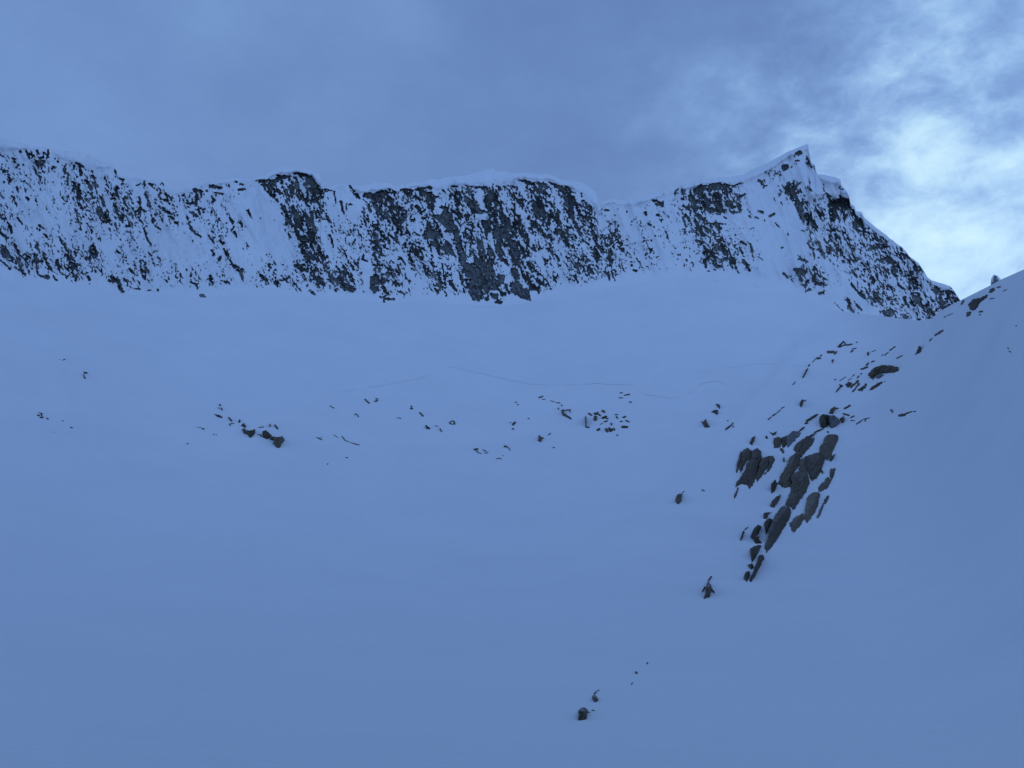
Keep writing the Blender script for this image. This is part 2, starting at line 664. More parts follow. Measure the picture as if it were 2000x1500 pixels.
# ------------------------------------------------------------------ the mountain face
TOP = [(-1500, 330), (-900, 200), (-500, 235), (-250, 250), (-100, 262), (0, 269), (25, 277), (62, 284), (95, 290), (125, 295), (155, 297), (175, 304), (200, 315), (222, 321), (228, 330),
       (232, 342), (250, 346), (282, 350), (315, 353), (327, 366), (342, 372), (370, 365), (400, 357), (437, 350), (470, 347),
       (487, 349), (500, 347), (520, 340), (535, 330), (550, 324), (565, 324), (590, 328), (605, 331), (620, 338), (625, 342),
       (627, 364), (645, 365), (665, 358), (690, 361), (715, 362), (727, 357), (745, 356), (762, 357), (770, 364), (787, 361),
       (807, 356), (825, 356), (840, 349), (855, 350), (875, 345), (912, 342), (937, 335), (950, 331), (963, 328), (967, 334),
       (987, 335), (1005, 338), (1025, 337), (1040, 339), (1072, 340), (1087, 346), (1102, 353), (1122, 354), (1137, 357),
       (1150, 364), (1160, 372), (1166, 380), (1168, 395), (1172, 399), (1185, 390), (1200, 387), (1210, 391), (1235, 389),
       (1247, 385), (1270, 377), (1285, 373), (1297, 371), (1299, 382), (1307, 376), (1322, 364), (1335, 360), (1360, 354),
       (1372, 350), (1390, 349), (1410, 345), (1415, 347), (1435, 344), (1452, 341), (1462, 335), (1475, 329), (1487, 324),
       (1502, 316), (1520, 307), (1537, 297), (1557, 289), (1572, 283), (1578, 281.5), (1580.5, 298), (1583, 312), (1588, 321),
       (1591.5, 321), (1593, 331), (1597, 340), (1612, 342), (1630, 346), (1641.5, 350), (1643, 361), (1648, 366), (1655, 376),
       (1659, 388), (1661, 399), (1669, 403), (1671, 412), (1683, 414), (1688, 425), (1712, 445), (1732, 460), (1750, 475),
       (1762, 482), (1775, 499), (1795, 515), (1802, 524), (1812, 542), (1820, 548), (1842, 554), (1857, 560), (1866, 571),
       (1877, 588), (1900, 615), (2000, 640), (2200, 655)]
MB = [(-1500, 600), (-600, 560), (0, 546), (120, 556), (240, 576), (400, 582), (500, 574), (620, 582), (760, 592), (860, 590),
      (930, 598), (1010, 598), (1080, 575), (1200, 560), (1300, 545), (1400, 540), (1480, 552), (1560, 584), (1640, 612),
      (1700, 632), (1740, 650), (1800, 665), (1900, 690), (2000, 710), (2200, 730)]
MR = [(-1500, 620), (-600, 720), (0, 800), (400, 880), (1000, 930), (1400, 945), (1600, 920), (1700, 900), (1800, 940),
      (1900, 980), (2200, 1000)]
CAP = [(-1500, 8), (0, 24), (30, 14), (60, 8), (95, 4), (120, 16), (170, 26), (215, 8), (230, 6), (320, 3), (345, 8), (370, 7), (400, 3),
       (430, 9), (490, 6), (510, 9), (540, 14), (565, 16), (580, 10), (610, 10), (624, 22), (628, 3), (660, 8), (685, 4), (700, 14), (740, 18),
       (765, 10), (785, 3), (800, 9), (830, 8), (850, 20), (880, 20), (900, 18), (960, 32), (1000, 22), (1010, 13), (1080, 12), (1110, 10), (1150, 30),
       (1166, 30), (1175, 8), (1260, 15), (1290, 14), (1299, 4), (1320, 4), (1345, 12), (1370, 9), (1400, 10), (1450, 18),
       (1500, 18), (1560, 9), (1578, 12), (1582, 1), (1594, 3), (1612, 16), (1641, 12), (1650, 1), (1664, 3), (1690, 12), (1720, 7), (1755, 4),
       (1770, 1), (1790, 4), (1810, 2), (1840, 10), (1860, 4), (1880, 1), (2200, 1)]
CREASE = [(380, 1543), (422, 1560), (467, 1573), (505, 1605), (535, 1635), (562, 1661), (590, 1690), (617, 1724), (660, 1780)]

K1 = Crop(0, 250, 4)
K2 = Crop(450, 270, 4)
K3 = Crop(800, 270, 4)
K4 = Crop(1250, 260, 4)
K5 = Crop(1500, 270, 4)

SH = K1.parse("""290 180 300 200 22;340 190 350 200 18;380 175 370 225 22;230 205 265 215 22;205 180 225 240 20;300 235 340 230 20;160 180 160 185 22
P 270 250 360 250 340 300 300 320 280 290;270 315 280 360 18;430 240 430 243 14;450 262 455 270 25;410 300 440 310 14
600 270 650 300 25;625 290 630 370 22;575 290 580 320 18;510 300 500 380 30;530 350 530 440 22;720 370 740 390 30;730 430 760 450 30
735 272 762 275 12;900 330 905 360 20;615 440 612 605 22;590 640 612 750 15;910 490 915 530 30;820 680 830 730 38;800 735 880 722 15
940 700 960 720 25;990 760 1010 772 20;930 395 970 405 20;955 435 988 438 10;1060 450 1100 435 12;1125 415 1130 435 14;1170 435 1190 450 24;1265 428 1285 440 12
1090 540 1100 690 17;1110 640 1140 655 22;1040 630 1060 675 12;1105 735 1150 860 20;1150 860 1180 912 22;1255 552 1312 575 18;1248 495 1250 540 10
1270 620 1310 660 18;1300 650 1352 680 20;1330 690 1385 750 22;1245 650 1270 740 10;1188 700 1195 735 20;1210 760 1250 792 14
1520 480 1570 500 38;1540 510 1530 600 28;1468 590 1530 580 18;1430 555 16;1640 450 1725 472 30;1680 505 1742 520 16;1660 550 1672 580 20;1775 430 10
1838 415 1905 452 16;1868 482 1916 480 24;1500 660 1542 692 26;1550 640 1560 672 16;1460 690 1490 780 16;1490 780 1530 830 26;1530 825 1570 850 22
1630 840 1670 900 20;1715 875 1735 902 18;1690 720 12;1770 670 14;1800 700 1820 752 22;1770 740 18;1818 790 1852 852 22;1880 740 1890 772 12;1940 640 1962 700 14;1925 900 1945 930 8
1650 955 1672 992 22;1718 1005 1715 1032 28;1758 970 1830 1090 24;1840 1080 1900 1122 40;1880 1130 1895 1175 25;1638 1155 1658 1178 22
1488 1208 1542 1222 18;1530 1220 1545 1252 22;1620 1225 1662 1225 10;1755 1200 1792 1212 20;1572 1308 1592 1322 32
P 0 905 30 910 60 950 90 1005 112 1052 60 1040 25 1015 0 985;112 910 150 982 24;150 990 202 1032 12;285 918 302 952 28;P 260 980 310 1020 345 1030 330 1055 270 1050
283 1060 290 1140 9;P 288 1135 400 1158 382 1186 325 1172;340 1000 400 1122 26;420 1160 442 1192 20;440 1040 462 1092 28;485 900 535 972 18;520 990 560 1060 22;560 1060 590 1090 34;578 970 592 1002 14;458 850 482 882 18
778 860 792 892 16;722 920 760 1000 30;690 1160 702 1182 22;742 1108 752 1132 16;788 1110 802 1152 14;880 1170 892 1202 26;925 1190 952 1280 40;848 1190 862 1202 20
1010 1100 1042 1132 24;1098 1108 1142 1132 20;1120 1158 1136 1176 26;1042 1178 1056 1202 14;1072 1190 1092 1212 14;1048 1255 1092 1260 12;1150 1268 1180 1270 14;1235 1265 22
0 818 62 862 22;138 700 176 752 17;78 768 92 802 22;8 685 20;298 760 342 782 16;308 796 14;348 828 372 856 16;212 545 226 562 22;92 528 112 546 12;128 458 142 500 14;188 468 202 502 14;290 600 14
20 335 62 336 14;60 382 92 410 14;98 238 112 246 20;70 232 12;1405 1138 1432 1172 12;1490 1140 1492 1160 16;0 1028 82 1102 16;108 1088 182 1132 15;175 1112 187 1140 22""")
SH += K2.parse("""P 180 322 215 310 270 318 360 322 362 400 345 380 335 395 330 470 300 440 270 405 250 380;360 320 440 300 34;335 400 355 490 28;370 295 432 300 26
500 272 580 280 22;545 290 572 290 35;598 290 632 312 30;632 330 690 372 20;515 350 520 380 44;470 380 485 425 44;372 400 392 430 28;640 430 680 482 24;600 440 602 500 16;562 430 592 520 20
36 335 112 380 14;70 400 112 400 22;60 430 12;400 520 440 582 34;480 540 502 622 22;500 600 562 622 30;515 600 522 700 34;550 630 552 712 26;592 650 622 682 30;630 560 642 642 28;668 580 672 622 22;690 380 652 480 12
440 600 482 682 26;518 730 542 802 34;558 770 582 842 30;640 740 662 822 26;700 642 16;470 770 22;550 830 582 902 26;602 700 622 732 22;680 850 702 862 20;725 895 20
620 900 682 962 20;780 760 802 852 22;840 838 12;882 870 930 982 12;930 980 962 1022 10;1022 755 1024 800 12;975 790 12;940 722 972 722 10
718 395 812 415 17;810 415 826 512 14;862 498 888 592 26;905 500 908 562 14;930 520 952 520 18;930 375 982 430 20;970 440 1012 472 20
P 1030 420 1120 430 1180 400 1250 420 1200 440 1190 500 1140 510 1080 470;1078 520 1092 572 30;1130 520 1162 590 42;1180 600 1222 622 22;1268 410 1292 432 22;1260 470 1285 485 18
P 1320 400 1380 390 1440 410 1420 450 1370 450;1450 400 1542 432 30;1540 380 1572 390 22;P 1530 430 1580 410 1600 450 1632 455 1590 490 1530 490;1440 450 1482 482 30;1460 530 1492 582 32;1340 550 1372 602 34;1300 545 1330 560 24
P 1560 600 1640 595 1660 560 1690 540 1740 600 1750 660 1720 740 1690 730 1660 680 1600 630;P 1510 720 1560 710 1640 730 1640 760 1570 790 1520 770;P 1560 800 1600 790 1640 820 1600 850 1560 830;1620 850 1632 902 24
P 1680 800 1720 830 1760 930 1720 900 1680 880;1640 540 1690 545 20;1760 500 1790 600 26;1760 620 1800 690 22
1720 372 1772 380 14;1780 420 1802 462 24;1750 468 1792 482 20;1822 350 1850 375 12;1880 375 1905 385 12;1640 1050 1700 1080 10
P 1735 720 1770 712 1800 800 1830 900 1850 1000 1800 1000 1780 900;1290 740 1302 812 28;1140 700 1182 762 16;1245 755 1275 780 22;1110 670 1130 690 14;1120 900 1142 952 22;1030 945 1072 962 18;1160 880 1182 922 14
1480 870 1502 922 20;1508 980 1522 1022 20;1570 940 1602 1112 12;1620 1050 1642 1162 20;1652 980 1690 1182 12;1710 1120 1772 1192 32;1790 1060 1832 1212 16
P 1090 1080 1160 1070 1160 1180 1130 1220 1090 1180;1172 1240 1272 1262 26;1200 1262 1205 1300 18;1225 1050 1250 1060 18;1298 1190 1342 1212 10;1558 1170 1584 1202 14
830 1000 862 1052 22;880 990 922 1062 20;842 1080 892 1182 34;920 1160 952 1192 36;930 1090 945 1120 14;820 1190 20;618 1190 662 1222 30;690 1080 692 1172 18;650 990 702 1062 16;500 990 532 1012 22;562 985 585 995 18
510 1140 552 1192 20;598 1155 18;400 1070 442 1122 22;298 985 312 1012 22;340 960 352 992 12;240 1070 262 1102 36;348 1120 372 1142 18;750 1000 14;770 1070 782 1112 14
128 565 162 602 20;160 600 182 642 12;78 640 97 692 14;0 640 22 662 26;8 720 52 772 24;123 818 147 852 10;300 900 10;230 620 232 640 8;345 640 12
1190 840 1230 870 14;1330 940 1370 990 14;1400 870 1420 1030 9;1380 740 14;1430 640 16;1330 640 14;1290 620 12""")
SH += K3.parse("""418 350 452 372 14;460 378 502 386 12;548 378 602 402 20;655 358 712 390 14;640 352 12;780 332 8
P 840 325 900 320 980 350 970 372 900 362;P 1000 350 1060 345 1090 380 1060 400 1010 380;1090 345 1142 362 16;1140 370 1192 392 26;1218 368 1236 388 24;930 400 962 412 18;1048 430 1070 440 30;975 410 22
P 430 440 520 490 590 590 500 585 450 530 420 480;P 590 520 640 550 692 632 670 640 620 580;P 560 640 620 625 650 660 640 720 600 760 580 700;592 700 602 792 26
P 380 760 410 800 410 1000 385 950 370 850;P 410 970 500 980 540 1080 570 1180 500 1160 440 1080;P 500 900 560 960 620 960 640 980 690 1130 680 1180 620 1190 560 1180 520 1080
P 470 1090 520 1100 550 1180 580 1220 540 1275 480 1240 460 1150;P 530 780 570 800 600 950 560 950 530 860;P 610 830 650 880 670 990 640 980 610 900;P 650 670 700 700 770 700 780 760 720 780 655 780
680 830 752 950 30;P 770 790 820 800 860 880 860 1000 800 960 780 880;P 700 900 760 960 780 1000 710 960;P 790 1010 840 1020 860 1100 830 1110 800 1070
P 690 1060 740 1070 740 1140 700 1130;645 1100 692 1182 34;P 640 1215 690 1225 680 1255 650 1250;678 1280 712 1282 28;715 1200 732 1222 24;P 790 1130 850 1120 930 1200 950 1270 880 1250 800 1210
750 1150 782 1212 26;880 1040 902 1102 30;930 1140 982 1182 28;980 1160 1012 1202 30;1000 1110 1052 1142 22;920 1050 950 1180 26;870 850 902 932 26;918 760 922 922 24;970 840 982 882 30;930 970 962 1042 30;1060 945 1058 992 18
710 572 802 702 24;818 480 822 682 10;870 480 882 522 30;790 430 862 492 16;650 480 712 512 24;730 620 745 690 16;950 690 962 752 16;860 600 868 670 20;700 500 730 560 14
P 1230 470 1280 470 1280 600 1310 680 1340 700 1335 770 1300 710 1250 620 1235 540;1350 418 1340 432 20;1395 450 1432 462 22;1290 378 12;1350 790 1402 832 16;1413 620 1427 702 14;1430 720 1442 782 24
P 1430 780 1470 820 1520 880 1510 900 1450 840;1440 860 1472 932 20;1420 530 1424 560 14;1318 560 1324 585 14;960 560 1002 582 24;1030 530 1034 560 16;1060 580 16;1100 570 1090 672 16;1168 640 1182 662 16;1238 690 1272 702 20
1138 710 1152 752 26;1080 600 1090 682 14;1118 1060 1142 1112 14;1288 1080 1322 1132 18;1398 1020 1432 1052 28;1548 1050 1562 1102 22;1578 1040 1602 1112 12;1148 920 1172 962 18;1228 920 1242 962 16;1378 930 1392 952 14
1498 888 1532 890 18;1556 930 1582 972 14;1600 750 1642 822 18;1638 850 1672 892 16;P 1865 860 1900 860 1885 902;1755 1030 1775 1035 22;1735 990 16;1910 985 14;1700 790 14;1780 790 10;1830 800 10;1920 760 14
1518 560 1562 562 14;1630 555 10;1700 572 12;1838 580 1852 602 26;1925 600 1950 602 20;1600 600 12;1735 650 10;1865 660 1882 682 16;1910 690 12;P 1870 480 1930 475 1960 500 1985 475 1990 545 1930 525;1960 640 16
330 560 380 600 28;380 560 400 620 24;440 640 500 700 12;430 730 450 790 18;480 770 500 830 14;560 560 600 580 20;330 440 390 480 16;400 900 440 960 10;720 800 745 850 18;850 700 880 760 14;870 950 900 1010 16""")
SH += K4.parse("""265 472 302 430 10;P 320 430 370 440 350 480 320 490;P 410 430 470 400 500 410 500 450 470 490 420 480;P 530 400 620 380 660 400 650 440 590 450 540 430;660 400 742 420 24;740 412 802 388 18
410 500 442 590 34;P 500 480 540 520 570 600 550 640 510 590;P 560 480 620 460 640 520 640 590 590 610 570 560;650 470 692 462 16;680 540 722 580 34;768 560 780 602 36;760 502 822 478 20;735 625 782 620 14;795 600 14
450 640 500 682 36;500 690 512 742 14;360 640 400 702 24;340 560 382 602 20;355 722 20;430 680 482 792 20;440 740 502 802 20;560 710 652 710 16;655 655 675 668 16;590 625 630 640 14
565 790 602 790 12;440 840 502 852 22;P 560 870 620 870 660 900 620 930 580 910;498 880 522 922 20;790 850 832 872 26;868 890 880 922 24;920 960 952 986 12;885 990 16;650 980 722 992 30;500 990 516 1046 24;540 940 552 962 14
570 930 602 1022 14;600 1022 642 1046 12;530 1075 545 1078 12;565 1062 590 1070 14;740 1030 772 1096 18;820 1010 852 1072 28;358 980 372 1002 14;410 1010 420 1030 12
P 1220 140 1250 130 1277 160 1240 180 1215 165;1205 178 14;1212 215 1242 215 16;1225 238 12;P 1100 245 1160 240 1160 280 1120 300 1100 270;970 270 986 312 16;1000 290 1032 290 10;928 372 952 382 30;975 415 995 412 18;1185 260 12
1108 410 1132 442 12;1140 440 1182 482 30;1222 400 1222 442 14;1235 395 1260 385 12;1325 378 14;P 1200 545 1275 540 1282 600 1262 628 1230 590;1048 510 1062 532 14;1098 545 1110 560 12
930 610 962 622 26;1008 652 1050 632 26;850 645 870 660 14;900 655 925 665 12;970 680 16;1058 700 1092 742 12;858 750 885 740 10;1100 900 1122 892 12;1150 780 1158 800 10
1175 985 14;1235 955 8;1240 985 1312 1002 20;P 1190 1060 1260 1050 1320 1080 1280 1120 1240 1120;1248 1130 1272 1152 24;1118 1095 1152 1128 24;1340 1070 1380 1060 14;1350 1120 1402 1080 12;1378 1170 1402 1182 30;1420 1120 1462 1152 16
1288 1160 1322 1172 16;1300 1235 1332 1222 22;1405 1252 1442 1246 10;1498 1160 1512 1182 8;1445 1185 1475 1180 14;1470 1105 12;1518 1325 1582 1390 13;P 1660 1305 1700 1330 1742 1372 1732 1396 1690 1350 1670 1330;1640 1370 1682 1432 22;1700 1400 1732 1442 16;1600 1300 1642 1332 8
380 560 400 640 14;420 600 440 640 16;330 660 350 720 14;700 600 730 630 14""")
SH += K5.parse("""P 520 480 570 460 640 480 640 545 605 572 550 542 510 520;P 230 510 270 500 282 560 265 590 245 570;330 600 352 672 24;352 660 392 702 20;385 560 402 602 22;518 560 532 602 20;700 650 742 692 28;705 715 725 730 16
825 830 842 882 14;870 830 952 852 12;950 930 972 962 34;880 945 932 942 16;1035 855 1050 880 16;1040 900 1092 922 22;P 1125 1005 1190 995 1207 1020 1170 1050 1135 1030;960 1040 1002 1082 14;838 1000 862 1082 10;898 1040 915 1082 12
870 1010 882 1060 10;658 1030 682 1082 20;655 1050 690 1040 12;1020 1140 1052 1172 24;1335 1190 1362 1202 18;1400 1190 1462 1212 24;1450 1250 1492 1270 26;1425 1170 1445 1180 14;P 880 1350 960 1330 1000 1352 980 1392 920 1402
310 820 352 882 24;390 810 430 892 24;410 885 440 900 20;255 720 275 725 14;248 620 280 652 16;155 400 192 422 30;110 370 132 402 14;300 150 342 232 24;300 195 325 212 20;315 335 330 345 18;310 390 342 412 22;640 930 672 970 20;575 960 590 970 16
940 1250 992 1312 20;1058 1240 1102 1322 20;1120 1285 1145 1310 18;1175 1285 1202 1312 24;1260 1340 1302 1382 22;1235 1340 1250 1360 16;1395 1300 1425 1302 14;1330 1280 1350 1300 14;650 1140 702 1202 22;700 1200 742 1242 22;815 1255 825 1275 20
560 380 580 395 20;590 500 610 530 22;440 400 480 480 18;480 500 520 560 20""")

DENS = [(60, 340, 80, 45, .42), (150, 390, 50, 50, .6), (215, 400, 45, 45, .75), (60, 510, 80, 35, .40), (150, 520, 60, 40, .5), (250, 500, 80, 55, .42),
        (300, 390, 60, 40, .42), (360, 410, 50, 40, .40), (20, 400, 60, 60, .30), (400, 470, 60, 60, .28), (350, 540, 80, 25, .35), (230, 540, 60, 25, .35), (590, 360, 45, 40, .85), (590, 430, 45, 50, .8),
        (600, 510, 50, 50, .68), (560, 550, 50, 22, .5), (660, 550, 60, 25, .62), (630, 570, 40, 15, .4), (760, 420, 60, 50, .85), (730, 375, 50, 18, .75), (730, 470, 45, 40, .6), (750, 545, 60, 35, .7),
        (830, 390, 60, 35, .8), (830, 470, 60, 50, .75), (850, 540, 60, 35, .6), (900, 380, 60, 25, .75), (920, 450, 70, 60, .75), (960, 560, 80, 35, .6), (980, 390, 60, 40, .75), (1010, 430, 50, 50, .8),
        (1080, 390, 60, 40, .8), (1050, 550, 40, 30, .65), (1090, 470, 50, 50, .55), (1140, 420, 40, 50, .6), (1140, 520, 60, 30, .6), (1190, 480, 50, 60, .5),
        (1260, 440, 60, 50, .35), (1250, 500, 70, 30, .42), (1390, 390, 55, 30, .85), (1370, 440, 40, 50, .65), (1400, 490, 55, 35, .62), (1470, 490, 40, 25, .35), (1440, 400, 30, 25, .4),
        (1500, 345, 40, 18, .4), (1490, 410, 40, 30, .35), (1545, 375, 28, 22, .55), (1575, 535, 38, 30, .72), (1665, 602, 26, 16, .5), (460, 500, 30, 40, .15), (690, 420, 30, 40, .3), (700, 500, 30, 40, .35),
        (0, 300, 40, 25, .3), (-100, 420, 120, 90, .5), (-300, 420, 200, 90, .5), (-700, 420, 300, 90, .5)]
BARE = [(500, 420, 22, 30, .5), (540, 470, 24, 30, .6), (570, 500, 12, 20, .3), (1565, 342, 22, 9, .7), (1450, 430, 24, 12, .5), (1520, 440, 30, 40, .35), (1470, 370, 14, 25, .4), (690, 400, 16, 20, .4), (720, 545, 8, 24, .5),
        (210, 480, 22, 14, .3), (80, 430, 30, 14, .3), (330, 480, 30, 20, .25), (1230, 410, 30, 14, .3), (630, 460, 5, 60, .25), (1410, 425, 22, 8, .5), (1620, 520, 25, 12, .2)]


def build_mountains():
    u_in = np.linspace(-330, 1910, 1780)
    u = np.concatenate((np.linspace(-1500, u_in[0], 60)[:-1], u_in, np.linspace(u_in[-1], 2200, 12)[1:]))
    NR = 232
    t = np.linspace(-0.04, 1.0, NR)
    yt = np.interp(u, *zip(*TOP))
    yb = np.interp(u, *zip(*MB))
    rm = np.interp(u, *zip(*MR))
    rm = rm + (r_b(azte(u, yb)[0]) - rm) * (1 - sstep(1560, 1690, u))
    cap = np.interp(u, *zip(*CAP))
    U = np.repeat(u[None, :], NR, 0)
    T = np.repeat(t[:, None], len(u), 1)
    # rugged skyline where the rim is bare rock
    jag = fbm(u / 7, u * 0, 77, 3) * np.where(cap < 6, 1.6, 0.35)
    yt = yt + jag
    Y = yb[None, :] + (yt - yb)[None, :] * T
    us = U - 0.38 * (Y - 450)
    xc = np.interp(Y, [c[0] for c in CREASE], [c[1] for c in CREASE])
    right = sstep(-3, 8, U - xc + fbm(U / 12, Y / 12, 90, 2) * 5) * sstep(375, 400, Y + 0 * U)
    # how thickly bare rock shows
    D = np.zeros(U.shape)
    for (cx, cy, sx, sy, a) in DENS:
        D = np.maximum(D, a * np.exp(-(((U - cx) / sx) ** 2 + ((Y - cy) / sy) ** 2) * 0.7))
    D = np.minimum(D * 0.74, 0.97)
    D = np.maximum(D, 0.43 * right)
    prox = np.zeros(U.shape)
    for sh in SH:
        x0_, y0_, x1_, y1_ = shape_bbox(sh)
        j0, j1 = np.searchsorted(u, (x0_ - 22, x1_ + 22))
        sl = (slice(None), slice(j0, j1))
        prox[sl] = np.maximum(prox[sl], np.exp(-np.clip(-sdist(sh, U[sl], Y[sl]), 0, 99) / 7.0))
    D = np.minimum(D + 0.10 * prox, 0.97)
    for (cx, cy, sx, sy, a) in BARE:
        D = D - a * np.exp(-(((U - cx - 0.4 * (Y - cy)) / sx) ** 2 + ((Y - cy) / sy) ** 2))
    foot = (yb[None, :] - Y) + fbm(U / 16, Y / 40, 91, 3) * 14
    D = D * sstep(2, 22, foot)
    D = D * sstep(-340, -240, U)
    ft = Y - yt[None, :]
    capd = ft - cap[None, :] + fbm(U / 9, Y / 9, 92, 2) * 2.5
    D = D * sstep(-1, 3, capd)
    zone = sstep(4, 26, foot) * sstep(0, 6, capd)
    for (cx, cy, sx, sy, a) in BARE:
        zone = zone * (1 - min(1, 1.6 * a) * np.exp(-(((U - cx - 0.4 * (Y - cy)) / sx) ** 2 + ((Y - cy) / sy) ** 2)))
    zone = zone * np.where((U > 1480) & (U < xc) & (right < 0.5), 0.35, 1.0)
    wx = fbm(U / 7, Y / 9, 55, 3) * 3.2
    wy = fbm(U / 7, Y / 9, 65, 3) * 4.0
    # small blocks and larger blocks, leaning with the strata
    c1, e1, id1, fx1, fy1 = worley((us + wx) / 4.2, (Y + wy) / 9.5, 1)
    c2, e2, id2, fx2, fy2 = worley((us + wx) / 7.2, (Y + wy) / 18.0, 2)
    c3, e3, id3, fx3, fy3 = worley((us + wx) / 2.9, (Y + wy) / 5.5, 3)
    n1 = fbm(us / 15, Y / 26, 71, 4) * 0.5 + 0.5
    ncov = np.clip(0.5 + 0.85 * fbm(us / 13 + 0.6 * fbm(U / 40, Y / 40, 73, 2), Y / 95, 72, 3), 0, 1.1)
    cov = np.clip(D * (0.22 + 1.12 * ncov), 0, 0.97)
    f1 = cov * 0.72 - (0.62 * c1 + 0.38 * n1) + 0.02
    f2 = cov * 0.53 - (0.65 * c2 + 0.35 * n1)
    f3 = cov * 0.70 - (0.75 * c3 + 0.25 * n1)
    f1 = np.minimum(f1 * 8, (e1 - 0.16) * 3)
    f2 = np.minimum(f2 * 8, (e2 - 0.13) * 5)
    f3 = np.minimum(f3 * 8, (e3 - 0.12) * 2)
    # the finest speckle of stone through the snow
    Dz = np.clip(D * 0.95 + 0.22 * zone, 0, 0.9) * (0.4 + 1.2 * ncov)
    c4, e4, _, _, _ = worley((us + wx) / 1.9, (Y + wy) / 4.0, 4)
    f4 = np.minimum((Dz * 0.52 - (0.8 * c4 + 0.2 * n1)) * 8, (e4 - 0.08) * 2)
    field = np.maximum(np.maximum(f1, f2), np.maximum(f3, f4))
    key = np.where(f2 >= np.maximum(f1, f3), id2 * 4 + 1, np.where(f1 >= f3, id1 * 4 + 2, id3 * 4 + 3))
    # join small neighbouring blocks to outcrops of a few dozen pixels
    cb, eb, idb, _, _ = worley((us + 2 * wx) / 13, (Y + 2 * wy) / 24, 6)
    key = idb * 4 + 2
    # the outcrops one can pick out
    rag = fbm(U / 3.0, Y / 5.0, 88, 3) * 1.9 + fbm(us / 8, Y / 14, 89, 2) * 0.8 - 0.1
    wU = U + fbm(U / 6, Y / 6, 56, 2) * 1.4
    wY = Y + fbm(U / 6, Y / 6, 57, 2) * 1.4
    pale = set()
    for si, sh in enumerate(SH):
        x0_, y0_, x1_, y1_ = shape_bbox(sh)
        j0, j1 = np.searchsorted(u, (x0_ - 4, x1_ + 4))
        if j1 <= j0:
            continue
        sl = (slice(None), slice(j0, j1))
        sd = sdist(sh, wU[sl], wY[sl])
        # snow-filled seams inside the large slabs
        big_sh = (x1_ - x0_) * (y1_ - y0_) > 260
        if sh[0] == 'P' and (x1_ - x0_) * (y1_ - y0_) > 120 and (y0_ + y1_) / 2 > 448:
            pale.add(si)
        sd = sd + rag[sl] * (1.0 if big_sh else 0.75)
        if si in pale and 870 < (x0_ + x1_) / 2 < 1070:
            sd = sd + 1.3
        if big_sh:
            seam = (e2[sl] < 0.12) & (c2[sl] > 0.25)
            sd = np.where(seam, -0.4, sd)
        val_ = sd * 0.35
        hit = val_ > field[sl]
        pos_ = hit & (val_ > 0)
        field[sl] = np.where(hit, val_, field[sl])
        key[sl] = np.where(pos_, -(si + 2), key[sl])
    field = np.where(T > 0.992, -1, field)
    field = np.where(U < -325, -1, field)
    field = np.where(capd < -2, -1, field)
    # relief: horizontal distance along the sight line from each point's own base
    H = (yb[None, :] - Y) / F * rm[None, :] * 1.08
    Hall = (yb - yt)[None, :] / F * rm[None, :] * 1.08
    r = rm[None, :] + Hall * (0.5 * T + 0.23 * (1 - np.exp(-np.maximum(T, 0) / 0.25)) + 1.3 * np.minimum(T, 0))
    env = sstep(0.0, 0.14, T)
    rel = 15 * fbm(us / 85, Y / 260, 101, 3) + 8.5 * fbm(us / 26, Y / 75, 102, 3) + 2.8 * fbm(us / 9, Y / 22, 103, 3) + 7 * np.abs(fbm(us / 20, Y / 120, 104, 2))
    rel += 18 * right * sstep(0, 70, U - xc)
    rel += -16 * np.exp(-(((U - 960 - 0.3 * (Y - 480)) / 75) ** 2)) + 12 * np.exp(-(((U - 540 - 0.4 * (Y - 440)) / 30) ** 2))
    r = r + rel * env
    rock = np.clip(field * 2.2, 0, 1)
    fac = facets((us + wx) / 6, (Y + wy) / 11, 15, 1.3) * 1.3 + facets((us + wx) / 2.6, (Y + wy) / 5, 16, 1.2) * 0.55
    edge_snow = np.exp(-((field + 0.12) / 0.22) ** 2)
    r = r + rock * (1.5 + fac) - edge_snow * 0.5 * env
    # snow roofs on the ledges above the outcrops stand proud of them
    up_rock = np.zeros(r.shape)
    up_rock[3:] = rock[:-3]
    r = r - 1.1 * np.clip(up_rock - rock, 0, 1) * env
    # cornices bulge out over the rim
    cz = sstep(1.25, 0.75, ft / np.maximum(cap[None, :], 3)) if False else 1 - sstep(0.7, 1.15, ft / np.maximum(cap[None, :], 3))
    cw = sstep(5, 12, cap)[None, :]
    bul = cz * cw * (4.5 + 2.5 * fbm(U / 22, Y / 30, 120, 2))
    roll = (1 - sstep(0.0, 0.55, ft / np.maximum(cap[None, :], 3))) * cw * 9
    r = r - bul * env + roll
    dx, dy, dz = pdir(U, Y)
    V = np.stack((dx * r, dy * r, dz * r), -1)
    rt, zt = r[-1], (dz * r)[-1]
    ax, ay = dx[-1], dy[-1]
    back = [np.stack((ax * (rt + a), ay * (rt + a), zt - b), -1) for a, b in ((5, 0.4), (18, 5), (70, 45), (300, 260), (1500, 900))]
    V = np.concatenate((V, np.array(back)), 0)
    nr, nc = V.shape[0], V.shape[1]
    Vf = V.reshape(-1, 3)
    i = np.arange(nr - 1)[:, None] * nc + np.arange(nc - 1)[None, :]
    Q = np.stack((i, i + 1, i + nc + 1, i + nc), -1)
    # faces: rock or snow
    ff = 0.25 * (field[:-1, :-1] + field[1:, :-1] + field[:-1, 1:] + field[1:, 1:])
    isrock = np.zeros(Q.shape[:2], bool)
    isrock[:NR - 1] = ff > 0
    K = np.zeros(Q.shape[:2], np.int64)
    K[:NR - 1] = key[:-1, :-1]
    split = int(np.searchsorted(u, 1303))
    colidx = np.arange(nc - 1)
    K = K * 2 + (colidx >= split)[None, :]
    # connected pieces
    lab = np.where(isrock, np.arange(isrock.size).reshape(isrock.shape), -1)
    flat = lab.ravel()
